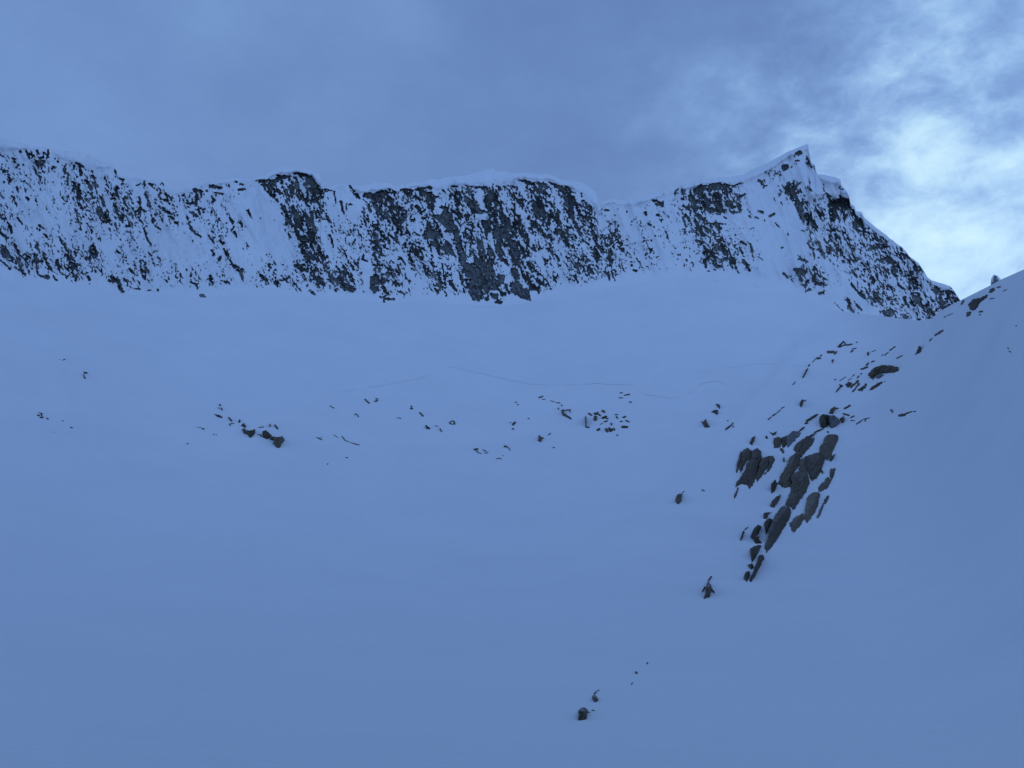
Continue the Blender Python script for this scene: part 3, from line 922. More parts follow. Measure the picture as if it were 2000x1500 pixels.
    sh_h = isrock[:, 1:] & isrock[:, :-1] & (K[:, 1:] == K[:, :-1])
    sh_v = isrock[1:] & isrock[:-1] & (K[1:] == K[:-1])
    idx = np.arange(isrock.size).reshape(isrock.shape)
    ea = np.concatenate((idx[:, 1:][sh_h], idx[1:][sh_v]))
    eb_ = np.concatenate((idx[:, :-1][sh_h], idx[:-1][sh_v]))
    par = np.arange(isrock.size)
    for _ in range(200):
        pa, pb = par[ea], par[eb_]
        lo = np.minimum(pa, pb)
        if np.all(pa == pb):
            break
        np.minimum.at(par, pa, lo)
        np.minimum.at(par, pb, lo)
        par = par[par]
        par = par[par]
    comp = np.where(isrock.ravel(), par, -1).reshape(isrock.shape)
    ids, inv, cnt = np.unique(comp.ravel(), return_inverse=True, return_counts=True)
    inv = inv.reshape(comp.shape)
    # size in picture pixels
    fu = np.zeros(Q.shape[:2])
    fy = np.zeros(Q.shape[:2])
    fu[:NR - 1] = U[:-1, :-1]
    fy[:NR - 1] = Y[:-1, :-1]
    n = len(ids)
    xmin = np.full(n, 1e9); xmax = np.full(n, -1e9); ymin = np.full(n, 1e9); ymax = np.full(n, -1e9)
    fi = inv.ravel()
    np.minimum.at(xmin, fi, fu.ravel()); np.maximum.at(xmax, fi, fu.ravel())
    np.minimum.at(ymin, fi, fy.ravel()); np.maximum.at(ymax, fi, fy.ravel())
    order = np.argsort(fi, kind='stable')
    starts = np.searchsorted(fi[order], np.arange(n))
    ends = np.append(starts[1:], len(fi))
    Qf = Q.reshape(-1, 4)
    halfcol = np.repeat((colidx >= split)[None, :], Q.shape[0], 0)
    thin = np.zeros((nr, nc))
    thin[:NR] = np.clip(D * 1.1, 0, 1) * (capd > 0) * sstep(0, 12, foot)
    thinf = thin.ravel().astype(np.float32)
    # snow cap at the rim
    iscap = np.zeros(Q.shape[:2], bool)
    iscap[:NR - 1] = (capd[:-1, :-1] < 0.5) & (cap[None, :-1] > 3)
    iscap[NR - 1:NR + 1] = (cap[:-1] > 3)[None, :]
    iscap &= ~isrock

    def piece(name, quads, mat, parent, smooth):
        v, q, used = sub_mesh(Vf, quads)
        me = make_mesh(name, v, q, [mat], smooth)
        if mat is M_FACE:
            a = me.attributes.new('thin', 'FLOAT', 'POINT')
            a.data.foreach_set('value', thinf[used])
        return add_obj(name, me, parent)

    info = ((0, 'mountain_ridge', 'long corniced rock wall closing the bowl from the left edge to the notch'),
            (1, 'mountain_peak', 'pointed peak right of the notch with a dark face falling to the col'))
    for side, name, label in info:
        half = halfcol == bool(side)
        root = piece(name, Q[half & ~isrock & ~iscap], M_FACE, None, True)
        root['kind'] = 'structure'
        root['label'] = label
        piece('cornice', Q[half & iscap], M_SNOW, root, True)
        rest = []
        cand = []
        for k in range(n):
            if ids[k] < 0:
                continue
            f0 = order[starts[k]]
            if halfcol.ravel()[f0] != bool(side):
                continue
            w_, h_ = xmax[k] - xmin[k], ymax[k] - ymin[k]
            if max(w_, h_) >= 8.5 and cnt[k] >= 22:
                cand.append((cnt[k], k))
            else:
                rest.append(order[starts[k]:ends[k]])
        cand.sort(reverse=True)
        for c_, k in cand[300:]:
            rest.append(order[starts[k]:ends[k]])
        for c_, k in cand[:300]:
            kk = K.ravel()[order[starts[k]]] // 2
            piece('rock', Qf[order[starts[k]:ends[k]]], M_SLAB if (-kk - 2) in pale else M_ROCK, root, False)
        if rest:
            o = piece('rock_fragments', Qf[np.concatenate(rest)], M_ROCK, root, False)
            o['kind'] = 'stuff'
        print(name, 'rocks', len(cand), 'rest', len(rest))


build_mountains()


# ------------------------------------------------------------------ stones and outcrops in the snow
def rock_mesh(name, sh, origin=None, proud=1.0, seed=0, grow=0.0, slab=False):
    x0, y0, x1, y1 = shape_bbox(sh)
    w, h = x1 - x0, y1 - y0
    area = w * h if sh[0] == 'S' else 0.5 * abs(np.dot(sh[1][:, 0], np.roll(sh[1][:, 1], 1)) - np.dot(sh[1][:, 1], np.roll(sh[1][:, 0], 1)))
    if sh[0] == 'S':
        area = math.hypot(*(sh[1][1] - sh[1][0])) * 2 * sh[2] + math.pi * sh[2] ** 2
    size = math.sqrt(max(area, 1.0))
    step = min(1.3, max(0.32, size / 26))
    pad = 2.5
    gu = np.arange(x0 - pad, x1 + pad + step, step)
    gy = np.arange(y0 - pad, y1 + pad + step, step)
    U, Y = np.meshgrid(gu, gy)
    wa = min(1.6, 0.06 * size + 0.25)
    sc = max(2.0, size * 0.22)
    wU = U + wa * fbm(U / sc, Y / sc, 200 + seed, 3)
    wY = Y + wa * fbm(U / sc, Y / sc, 230 + seed, 3)
    sd = sdist(sh, wU, wY) + grow + (0.8 if sh[0] == 'S' else 0.4) * wa * fbm(U / (sc * 0.3), Y / (sc * 0.3), 260 + seed, 2)
    sd = sd + (1.7 if slab else min(1.1, 0.09 * size)) * fbm((U + 0.5 * Y) / (2.3 if slab else 1.6), Y / (4.0 if slab else 2.2), 270 + seed, 3)
    fc = 0.25 * (sd[:-1, :-1] + sd[1:, :-1] + sd[:-1, 1:] + sd[1:, 1:]) > 0
    if fc.sum() < 4:
        fc = 0.25 * (sd[:-1, :-1] + sd[1:, :-1] + sd[:-1, 1:] + sd[1:, 1:]) > -0.4
    if fc.sum() < 1:
        return None
    az, te, rs = surf_r(U, Y)
    m_px = float(rs.mean()) / F                    # metres per pixel here
    Sm = size * m_px
    d = np.clip(sd, 0, None)
    dome = 1 - np.exp(-d / (0.16 * size + 0.3))
    fs = max(2.2, size * 0.28)
    us = U + 0.55 * (Y - y0)
    fac = facets((us + wa) / (fs * 0.75), Y / (fs * 1.6), 300 + seed, 1.1) + 0.4 * facets(us / (fs * 0.3), Y / (fs * 0.6), 310 + seed, 1.1)
    cr1 = worley((us + 1.5 * wU - 1.5 * U) / (fs * 0.8), (Y) / (fs * 2.2), 320 + seed)[1]
    crack = np.exp(-(cr1 / 0.07) ** 2) if size > 9 else 0
    inn = sd > -0.2
    # the foot of the stone under every column of it
    has = inn.any(0)
    jrow = inn.shape[0] - 1 - np.argmax(inn[::-1], 0)
    cols = np.arange(inn.shape[1])
    rb_ = rs[jrow, cols]
    rb_ = np.interp(cols, cols[has], rb_[has]) if has.any() else np.full(len(cols), rs.min())
    kw = max(1, int(len(cols) * 0.12))
    rb_ = np.convolve(np.pad(rb_, kw, mode='edge'), np.ones(2 * kw + 1) / (2 * kw + 1), 'valid')
    rbot = rb_[None, :]
    lean = np.clip((0.3 if slab else 0.85) * (rs - rbot), 0, (1.0 if slab else 8.0) * Sm)
    pr = lean + Sm * proud * (0.04 + 0.15 * dome + (0.15 if slab else 0.11) * fac * (0.3 + 0.7 * dome) - 0.10 * crack)
    r = rs - pr
    dx, dy, dz = pdir(U, Y)
    V = np.stack((dx * r, dy * r, dz * r), -1).reshape(-1, 3)
    ny, nx = U.shape
    i = np.arange(ny - 1)[:, None] * nx + np.arange(nx - 1)[None, :]
    Q = np.stack((i, i + nx, i + nx + 1, i + 1), -1)[fc]
    # skirt: the rim is carried back under the snow
    e = np.concatenate([Q[:, [a, (a + 1) % 4]] for a in range(4)])
    codes = e.min(1) * (ny * nx) + e.max(1)
    uq, first, counts = np.unique(codes, return_index=True, return_counts=True)
    be = e[first[counts == 1]]
    bv = np.unique(be)
    backmap = np.zeros(len(V), np.int64)
    backmap[bv] = len(V) + np.arange(len(bv))
    rf = rs.ravel()[bv] + 0.35 * Sm
    D3 = np.stack((dx.ravel()[bv], dy.ravel()[bv], dz.ravel()[bv]), -1) * rf[:, None]
    V = np.concatenate((V, D3))
    sk = np.stack((be[:, 1], be[:, 0], backmap[be[:, 0]], backmap[be[:, 1]]), -1)
    Q = np.concatenate((Q, sk))
    v, q, _ = sub_mesh(V, Q)
    if origin is None:
        origin = np.array([v[:, 0].mean(), v[:, 1].mean(), v[:, 2].min()])
    me = make_mesh(name, v - origin, q, [M_STONE], False)
    return me, origin


CA = Crop(1400, 640, 5)
CB = Crop(1350, 820, 3.9475)
CN = Crop(1366, 645, 2.8468)
CC = Crop(1650, 500, 4.2857)
CD = Crop(1000, 740, 4)
CE = Crop(350, 740, 5)
CF = Crop(680, 740, 4.5455)
CG = Crop(0, 680, 5.5556)
CH = Crop(1080, 1120, 4.689)
_seed = [0]


def stone(name, label, cat, crop, text, group=None, proud=1.0, part='rock', pale=()):
    shapes = crop.parse(text)
    root = None
    org = None
    if len(shapes) > 1:
        allb = np.array([shape_bbox(s) for s in shapes])
        cu, cy = (allb[:, 0].min() + allb[:, 2].max()) / 2, allb[:, 3].max()
        az, te, rs = surf_r(np.array([cu]), np.array([cy]))
        org = np.array([rs[0] * math.sin(az[0]), rs[0] * math.cos(az[0]), rs[0] * te[0]])
        root = bpy.data.objects.new(name, None)
        COL.objects.link(root)
        root.location = org
    for si, s in enumerate(shapes):
        _seed[0] += 1
        res = rock_mesh(part if root else name, s, org, proud, _seed[0] * 7, 0.35 if part == 'rock_slab' else 0.2, part == 'rock_slab')
        if res is None:
            continue
        me, o_ = res
        if si in pale:
            me.materials[0] = M_PALE
        if root:
            add_obj(part, me, root)
        else:
            root = add_obj(name, me, None, o_)
    root['label'] = label
    root['category'] = cat
    if group:
        root['group'] = group
    return root


# --- the ski track: a trodden bench of churned snow across the bowl
def ski_tracks():
    m, t, b = new_mat('churned_snow')
    n_ = tnoise(t, 1.5, 5, 0.6, geo(t, 'Position'))
    t.links.new(tramp(t, n_, [(0.3, (0.655, 0.67, 0.69, 1)), (0.7, (0.70, 0.71, 0.73, 1))]), b.inputs['Base Color'])  # slightly darker than the field, standing in for shade within the trodden snow
    b.inputs['Roughness'].default_value = 0.9
    for k, (pts, amp) in enumerate(TRACKS[:2]):
        P = np.array(pts, float)
        seg = np.hypot(*np.diff(P, axis=0).T)
        cum = np.concatenate(([0], np.cumsum(seg)))
        q = np.arange(0, cum[-1], 3.0)
        pu = np.interp(q, cum, P[:, 0])
        py = np.interp(q, cum, P[:, 1]) + 1.2 * fbm(q / 25, q * 0, 400 + k, 2)
        wid = 1.9 * np.clip(0.45 + 1.3 * fbm(q / 34, q * 0, 410 + k, 3), 0.02, 1) * (0.4 + 0.6 * amp)
        wid = wid * np.clip(np.minimum(q, q[-1] - q) / 30, 0.15, 1)
        rows_ = []
        for off in (-1, 0, 1):
            az, te, r = surf_r(pu, py + off * wid)
            x, y = r * np.sin(az), r * np.cos(az)
            rows_.append(np.stack((x, y, r * te + (0.16 if off == 0 else 0.09)), -1))
        V = np.concatenate(rows_)
        n = len(q)
        i = np.arange(n - 1)
        Q = np.concatenate([np.stack((j * n + n + i, j * n + n + i + 1, j * n + i + 1, j * n + i), -1) for j in (0, 1)])
        o = add_obj('ski_track', make_mesh('ski_track', V, Q, [m]))
        o['kind'] = 'structure'
        o['label'] = ('long faint zigzag ski track across the middle of the bowl', 'short faint upper ski track running to the right spur')[k]


ski_tracks()

# --- the large bedrock outcrop on the right
stone('rock_outcrop', 'largest brown rock outcrop, long slanting slabs descending the right snow slope', 'rock outcrop', CN,
      """P 525 665 545 625 590 595 635 575 660 553 690 548 640 575 610 605 640 600 635 625 600 670 565 708 562 690 535 677
P 490 745 505 705 535 680 563 690 562 715 552 750 522 800 514 872 460 875 440 850 455 810
P 700 592 720 578 765 582 775 600 750 650 735 690 712 722 690 717 660 680 680 640
P 590 702 657 680 692 718 685 770 655 820 620 845 607 800 595 780 585 750
P 562 722 590 702 585 750 602 802 570 792 548 792
P 515 800 545 785 602 800 612 850 590 905 560 942 550 915 505 900 512 870
P 505 902 550 917 562 940 525 1000 505 985 490 985 478 965 495 935
P 450 985 475 978 500 985 512 1010 505 1040 475 1090 440 1150 400 1210 372 1240 362 1200 380 1150 395 1090 420 1030""", 'rock outcrops on the right slope', 0.8, 'rock_slab')
stone('rock_outcrop', 'grey squarish slab face left of the largest outcrop, dark sliver along its left edge', 'rock outcrop', CN,
      """P 245 665 262 655 292 662 296 700 288 720 262 727 230 790 222 770 238 715
P 296 668 318 655 342 672 346 712 332 762 312 805 305 850 280 885 270 862 228 855 200 880 205 850 262 760 265 730 289 722
P 348 712 378 700 400 705 388 750 352 805 320 840 312 815 332 765
P 388 698 408 700 422 718 405 755 385 785 360 805 390 755
P 228 680 238 675 232 730 205 800 210 745
195 930 215 880 8""", 'rock outcrops on the right slope', 0.8, 'rock_slab')
stone('rock_outcrop', 'thin broken slabs forming a parallel strip right of the largest outcrop', 'rock outcrop', CN,
      """P 728 770 755 768 750 800 738 830 725 810;P 715 815 735 832 715 870 690 895 660 895 665 870
P 600 930 625 905 655 900 668 905 662 960 640 1020 600 1070 585 1050 588 1000 595 960
P 530 1040 575 1015 580 1050 560 1090 525 1125 508 1110 510 1075;P 502 1070 512 1062 510 1090 503 1088""", 'rock outcrops on the right slope', 0.7, 'rock_slab')
stone('rock_outcrop', 'two narrow stacked slabs at the outer right rim of the slab strip', 'rock outcrop', CB, '1050 595 1030 640 24;1018 650 975 755 18', 'rock outcrops on the right slope', 0.7, 'rock_slab')
stone('rock', 'small dark rock just right of the upper end of the largest outcrop', 'rock', CB, 'P 1060 310 1075 280 1110 265 1095 300 1075 325', 'small rocks around the outcrop')
stone('rock', 'tiny dark chip in the snow gap right of the outcrop middle', 'rock', CB, '1010 395 1012 410 12', 'small rocks around the outcrop')
stone('rock', 'pointed leaf-shaped rock touching the left edge of the largest outcrop', 'rock', CB, 'P 615 500 650 460 665 500 650 540 620 570;665 488 680 495 10', 'small rocks around the outcrop')
stone('rock', 'slanting notched rock left of the outcrop, below the leaf-shaped one', 'rock', CB, 'P 610 670 620 630 660 590 690 575 680 620 640 680', 'small rocks around the outcrop')
stone('rock_outcrop', 'two stacked rocks tight beside the upper end of the long lower slab', 'rock outcrop', CB, 'P 555 760 560 720 590 712 620 715 590 730 585 765;P 565 790 600 757 625 770 600 840 580 885 565 830', 'rock outcrops on the right slope')
stone('rock_outcrop', 'curving chain of grey rocks left of the outcrop foot', 'rock outcrop', CB, 'P 460 905 480 840 515 810 540 820 520 870 495 900 520 905 540 950 500 958 480 930;P 450 1000 490 972 535 967 530 1000 500 1060 470 1100 460 1060;P 435 1120 470 1105 480 1140 460 1155', 'rock outcrops on the right slope')
stone('rock_outcrop', 'lowest tip of the outcrop, narrow dark slab with two stubs ending in a point', 'rock outcrop', CB, 'P 525 1045 555 1040 560 1070 530 1130 490 1210 455 1260 450 1240 480 1160 510 1090;P 405 1225 420 1170 448 1168 452 1200 428 1250', 'rock outcrops on the right slope')
stone('rock', 'thin crescent stone alone in the snow left of the outcrop foot', 'rock', CB, '385 925 405 860 13;410 850 440 825 5', 'small rocks around the outcrop')
stone('boulder', 'upright spiky rock with two side fins, alone below the outcrop', 'boulder', CB, 'P 100 1380 115 1290 130 1235 155 1280 160 1310 145 1365;85 1325 107 1288 8;162 1308 178 1335 8;133 1240 155 1208 11', 'lone boulders on the lower snow')
# --- cluster above the outcrop
stone('boulder', 'round pale grey boulder leaning on a dark block, above the largest outcrop', 'boulder', CA, 'P 1075 860 1150 858 1195 890 1200 930 1150 975 1100 972 1070 920;P 1000 880 1030 845 1088 850 1075 900 1085 960 1040 985 1005 965', 'boulders above the outcrop', 1.3, 'rock', (0,))
stone('boulder', 'dark curved stone capping the round grey boulder', 'boulder', CA, 'P 1095 838 1115 790 1150 770 1192 788 1145 800 1140 845', 'boulders above the outcrop', 1.2)
stone('boulder', 'smaller wedge block against the right side of the round grey boulder', 'boulder', CA, 'P 1202 890 1235 862 1250 890 1240 930 1220 932;1235 840 1290 855 16', 'boulders above the outcrop')
stone('rock', 'small flat stone above and right of the round grey boulder', 'rock', CA, '1245 790 1300 760 18', 'small rocks around the outcrop')
stone('rock', 'pair of little chips right of the wedge block', 'rock', CA, '1308 880 1340 862 12;1308 907 1345 907 8', 'small rocks around the outcrop')
stone('rock', 'long tapering rock pointing up toward the round boulder from below left', 'rock', CA, '880 910 980 850 24;865 935 885 928 18', 'small rocks around the outcrop')
stone('rock', 'short diagonal rock between the tapering rock and the blue-grey slab', 'rock', CA, '808 1010 852 970 18', 'small rocks around the outcrop')
stone('rock_outcrop', 'blue-grey slab with dark blocks at its left, between the two big outcrops', 'rock outcrop', CA, 'P 680 1060 700 1050 750 1005 800 1010 828 1030 690 1170 678 1120;P 635 1075 678 1058 680 1150 650 1180 632 1150;P 560 1080 600 1060 632 1090 625 1165 560 1175;630 1185 650 1222 26', 'rock outcrops on the right slope', 1.0, 'rock_slab', (0,))
stone('rock', 'three-lobed stone just above the blocks beside the blue-grey slab', 'rock', CA, 'P 515 1015 550 1030 585 1010 575 1045 545 1055', 'small rocks around the outcrop')
stone('rock', 'small cone stone left of the three-lobed stone', 'rock', CA, '485 1065 487 1075 22', 'small rocks around the outcrop')
stone('rock', 'dark oval rock on top of the grey squarish slab face', 'rock', CA, 'P 320 1130 345 1070 375 1055 365 1110 345 1150', 'small rocks around the outcrop')
stone('rock', 'thin vertical splinter below the blue-grey slab', 'rock', CA, '655 1270 655 1310 10', 'small rocks around the outcrop')
stone('rock', 'dark snow-free streak joining the boulders and the largest outcrop', 'rock', CA, '955 1020 1035 990 9;1085 1015 18', 'small rocks around the outcrop')
# --- the right spur above
stone('boulder', 'big dark curved boulder overhanging a pale stone on the upper right slope', 'boulder', CA, 'P 1480 450 1500 420 1560 380 1600 365 1680 368 1770 385 1775 425 1720 440 1590 445 1560 455 1525 510 1480 485', 'boulders on the upper right slope', 1.3)
stone('boulder', 'pale triangular stone sheltered under the big dark curved boulder', 'boulder', CA, 'P 1560 462 1600 448 1635 465 1580 500 1550 490', 'boulders on the upper right slope', 0.7, 'rock', (0,))
stone('rock_outcrop', 'fan of thin slanting slabs below and left of the big dark curved boulder', 'rock outcrop', CA, 'P 1255 560 1280 530 1320 535 1310 570 1280 585;1310 580 1382 520 18;1330 620 1390 550 16;P 1375 610 1410 585 1450 545 1470 550 1450 590 1420 620', 'rock outcrops on the right slope', 1.0, 'rock_slab')
stone('rock', 'wedge with a pointed tail at the left end of the fan of slabs', 'rock', CA, '1165 630 1210 570 12;P 1195 550 1235 565 1210 588', 'rocks on the upper right slope')
stone('rock', 'mossy-dark lens rock right below the pale triangular stone', 'rock', CA, '1505 600 1605 535 28;1640 525 9', 'rocks on the upper right slope')
stone('rock', 'small triangle rock with snow inside at the top of the spur', 'rock', CA, '1185 188 1238 135 14;1195 190 1240 172 12;1245 170 1318 163 14;1240 135 1262 165 6;1365 140 12', 'rocks on the upper right slope')
stone('rock', 'flat hammer-headed rock left of the triangle rock', 'rock', CA, 'P 1075 225 1150 225 1150 245 1080 250;1150 255 1168 235 18', 'rocks on the upper right slope')
stone('rock', 'two chips below the hammer-headed rock on the spur rim', 'rock', CA, '985 300 1010 300 20;1008 280 1025 265 10', 'rocks on the upper right slope')
stone('rock', 'long dark crescent on the left rim of the spur', 'rock', CA, '840 490 885 402 13', 'rocks on the upper right slope')
stone('rock', 'fine rib above the long dark crescent', 'rock', CA, '930 342 980 288 6;895 375 905 362 14', 'rocks on the upper right slope')
stone('rock', 'small hook rock inside the spur rim', 'rock', CA, '1125 318 1142 314 12;1130 320 1130 345 7', 'rocks on the upper right slope')
stone('rock', 'slim double chip under the triangle rock', 'rock', CA, '1310 235 1330 220 14;1320 208 1362 200 9', 'rocks on the upper right slope')
stone('rock', 'small peg rock with a thin arch beside it', 'rock', CA, '1475 240 1475 268 17;1515 232 1550 222 6', 'rocks on the upper right slope')
stone('rock', 'thin slanting rib on the right above the big curved boulder', 'rock', CA, '1688 222 1742 185 12', 'rocks on the upper right slope')
stone('rock', 'broken rib left of the thin slanting rib', 'rock', CA, '1640 270 1672 240 11;1610 280 1622 258 5', 'rocks on the upper right slope')
stone('rock', 'lone sliver right above the big curved boulder', 'rock', CA, '1758 298 1812 273 11', 'rocks on the upper right slope')
stone('rock', 'stepped rock left of the big curved boulder', 'rock', CA, '1410 405 1470 385 16;1460 368 1480 345 15;1510 335 1540 325 12', 'rocks on the upper right slope')
stone('rock', 'tiny round stone between the stepped rock and the fan of slabs', 'rock', CA, '1410 448 15', 'rocks on the upper right slope')
stone('rock', 'two tiny parallel chips above the fan of slabs', 'rock', CA, '1325 475 1345 458 9;1370 492 1388 470 10;1285 512 1315 495 6', 'rocks on the upper right slope')
stone('rock', 'faint stone tips left of the fan of slabs', 'rock', CA, '1155 505 14;1200 520 1260 480 5', 'rocks on the upper right slope')
stone('rock', 'small dark wing rock alone between spur rim and outcrop', 'rock', CA, 'P 815 775 812 730 835 700 850 705 838 742 828 775;850 720 875 705 8', 'rocks on the upper right slope')
stone('rock', 'long thin broken line of stone left of the wing rock', 'rock', CA, '500 900 530 872 8;545 860 568 843 13;570 845 625 800 5;630 788 660 772 7', 'rocks on the upper right slope')
stone('rock', 'faint short line of stone highest left of the wing rock', 'rock', CA, '740 560 768 530 6', 'rocks on the upper right slope')
stone('rock', 'scattered dark chips in a row farthest right below the curved boulder', 'rock', CC, '455 1335 500 1330 22;505 1322 558 1303 12;575 1303 592 1301 9', 'rocks on the upper right slope')
stone('rock', 'single little chip left of the farthest right row', 'rock', CC, '385 1285 398 1308 12', 'rocks on the upper right slope')
stone('rock', 'thin toothed line of stone right of the wedge block', 'rock', CC, '150 1368 212 1354 7;170 1368 170 1385 7;95 1408 142 1378 10', 'rocks on the upper right slope')
stone('boulder', 'long dark overhanging rock just under the skyline at the right', 'boulder', CC, 'P 1030 400 1080 360 1130 355 1198 320 1190 350 1130 390 1110 430 1080 460 1050 455', 'boulders on the upper right slope')
stone('boulder', 'dark stub stone under the left end of the skyline rock', 'boulder', CC, 'P 1015 512 1020 470 1058 466 1048 500', 'boulders on the upper right slope')
stone('rock', 'tuft-shaped dark rock between the skyline rock and the pinnacle', 'rock', CC, 'P 1205 305 1215 280 1240 265 1260 285 1230 310;1275 265 1303 258 11', 'rocks on the upper right slope')
stone('rock', 'thin sliver right below the pinnacle', 'rock', CC, '1325 296 1355 280 7', 'rocks on the upper right slope')
stone('rock', 'thin chip below the right end of the skyline rock', 'rock', CC, '1212 360 1250 354 7', 'rocks on the upper right slope')
stone('rock', 'small round-topped stone right of the dark stub stone', 'rock', CC, '1125 468 1150 464 14;1130 490 12', 'rocks on the upper right slope')
stone('rock', 'leaning flake where the spur skyline meets the peak', 'rock', CC, '975 405 995 375 14', 'rocks on the upper right slope')
stone('rock', 'upper lens-shaped stone alone on the slope below the skyline rock', 'rock', CC, '755 665 820 626 18', 'rocks on the upper right slope')
stone('rock', 'small hooked chip beside the upper lens-shaped stone', 'rock', CC, '710 712 728 690 9', 'rocks on the upper right slope')
stone('rock', 'upright triangular stone below the lens-shaped stone', 'rock', CC, 'P 590 826 620 755 635 760 628 785 642 802', 'rocks on the upper right slope')
stone('rock', 'tiny dark dash on the slope under the peak corner', 'rock', CC, '832 512 845 505 9;860 500 905 480 4', 'rocks on the upper right slope')
stone('rock', 'faint twin stones near the right edge of the slope', 'rock', CC, '1362 768 1372 778 6;1375 798 1392 804 7', 'rocks on the upper right slope')
stone('rock', 'tiny dot stone high near the right edge', 'rock', CC, '1430 588 1438 582 7', 'rocks on the upper right slope')
# --- mid slope, right of centre
stone('rock_outcrop', 'clustered dark rocks with snow between, mid bowl right of centre', 'rock outcrop', CD,
      """600 270 622 285 14;575 290 578 372 7;575 376 602 378 12;P 638 265 672 258 678 275 645 285;P 640 290 665 290 660 330 640 325;708 250 722 258 18;680 278 690 290 10;708 305 735 295 18;735 310 752 310 10;720 335 745 328 10
690 355 712 345 5;775 345 777 362 9;668 400 682 392 18;735 390 745 410 20;760 385 770 408 18;780 390 785 405 12;795 385 802 400 10;865 375 898 377 20;845 335 862 330 9;890 325 915 335 11;868 300 885 295 14;805 280 828 278 7;815 295 825 308 9;818 440 826 440 9""", 'small outcrops in the bowl')
stone('rock_outcrop', 'black hooked rock with a trail of chips, left of the mid bowl cluster', 'rock outcrop', CD, 'P 385 240 405 235 400 262 425 278 440 300 420 298 395 285;405 248 455 240 8;430 290 460 312 14;388 205 12;345 185 375 188 8;300 170 330 180 5;360 225 365 240 6;450 245 455 258 8', 'small outcrops in the bowl')
stone('rock', 'four small strips of rock above the mid bowl cluster', 'rock', CD, '842 110 862 108 8;880 128 918 120 9;838 148 862 148 8;918 180 932 182 10', 'small rocks in the bowl')
stone('boulder', 'dark two-horned boulder, left of the largest three rocks at centre right', 'boulder', CD, 'P 1475 330 1492 335 1515 315 1525 350 1545 370 1530 385 1505 380 1490 350', 'boulders in the bowl')
stone('boulder', 'dark wedge and chip standing above the two-horned boulder', 'boulder', CD, 'P 1558 255 1590 240 1608 245 1605 282;P 1590 195 1622 200 1625 235 1605 215', 'boulders in the bowl')
stone('rock', 'ragged dark rock right of the two-horned boulder', 'rock', CD, '1670 395 1700 370 14;1700 375 1725 345 9;1725 365 1728 378 7;1685 325 9', 'small rocks in the bowl')
stone('boulder', 'egg-shaped boulder alone in the snow left of the slab faces', 'boulder', CD, 'P 1278 945 1285 915 1300 900 1328 893 1325 950 1300 982 1283 970;1330 888 1345 878 6', 'lone boulders on the lower snow')
stone('rock', 'tiny faint dash right of the egg-shaped boulder', 'rock', CD, '1485 868 1502 874 8', 'small rocks in the bowl')
stone('rock', 'small dark pebble pair left of the hooked rock', 'rock', CD, '210 148 242 135 10;235 158 258 160 6', 'small rocks in the bowl')
stone('rock', 'butterfly-shaped stone below the hooked rock', 'rock', CD, '215 450 222 485 18;208 480 240 462 14', 'small rocks in the bowl')
stone('rock', 'faint curl right of the butterfly-shaped stone', 'rock', CD, '282 440 302 424 6', 'small rocks in the bowl')
stone('rock', 'single dot stone below the butterfly-shaped stone', 'rock', CD, '322 537 330 537 9', 'small rocks in the bowl')
stone('rock', 'two stones one above the other, left of the hooked rock', 'rock', CD, '5 355 22 342 16;8 390 12', 'small rocks in the bowl')
stone('rock', 'faint specks high left of the hooked rock', 'rock', CD, '25 182 38 184 6;44 200 50 204 8', 'small rocks in the bowl')
# --- the outcrop in the left part of the bowl
stone('rock_outcrop', 'lower right end of the left bowl outcrop, pale pointed block', 'rock outcrop', CE, 'P 910 560 950 570 1010 560 1025 600 980 670 950 672 915 630 935 600;P 810 520 840 500 870 520 905 560 860 590 820 570;P 865 560 905 555 925 600 890 600', 'small outcrops in the bowl')
stone('rock_outcrop', 'pair of joined dark blocks in the middle of the left bowl outcrop', 'rock outcrop', CE, 'P 610 490 645 480 665 545 632 535;P 660 500 700 505 740 490 740 530 700 577 662 545;P 605 455 632 428 655 470 640 478', 'small outcrops in the bowl')
stone('rock', 'long dark flake at the upper left end of the left bowl outcrop', 'rock', CE, 'P 348 345 385 350 422 372 418 384 378 372', 'small rocks in the bowl')
stone('rock', 'three upright chips above the long dark flake', 'rock', CE, '395 248 402 262 14;388 278 390 290 9;412 285 418 305 12', 'small rocks in the bowl')
stone('rock', 'small leaning chip right of the long dark flake', 'rock', CE, '485 378 512 412 14', 'small rocks in the bowl')
stone('rock', 'tiny branched stone under the small leaning chip', 'rock', CE, '492 440 500 455 9;498 438 535 436 8', 'small rocks in the bowl')
stone('rock', 'upright chip just above the joined dark blocks', 'rock', CE, '592 402 585 425 14', 'small rocks in the bowl')
stone('rock', 'thin upright chip above the pale pointed block', 'rock', CE, '888 440 886 470 9', 'small rocks in the bowl')
stone('rock', 'leaf-like dark chip right above the pale pointed block', 'rock', CE, '936 452 960 486 15', 'small rocks in the bowl')
stone('rock', 'small arch of stone between the two parts of the left bowl outcrop', 'rock', CE, '770 542 795 548 8;795 548 802 565 8;780 475 825 468 7', 'small rocks in the bowl')
stone('rock', 'tiny dark flake alone right of the left bowl outcrop', 'rock', CE, '1345 570 1395 596 10;1388 570 8', 'small rocks in the bowl')
stone('rock', 'curved thin line of stone right of the left bowl outcrop', 'rock', CE, '1510 545 1550 575 4;1590 560 1620 600 7;1620 600 1700 630 5;1700 630 1755 645 9', 'small rocks in the bowl')
stone('rock', 'single speck below the curved thin line', 'rock', CE, '1628 768 1645 770 10', 'small rocks in the bowl')
stone('rock', 'faint speck left below the curved thin line', 'rock', CE, '1445 832 1455 830 7', 'small rocks in the bowl')
stone('rock', 'short bent rib under the middle of the track', 'rock', CE, '1470 262 1490 272 7;1492 275 1512 286 9', 'small rocks in the bowl')
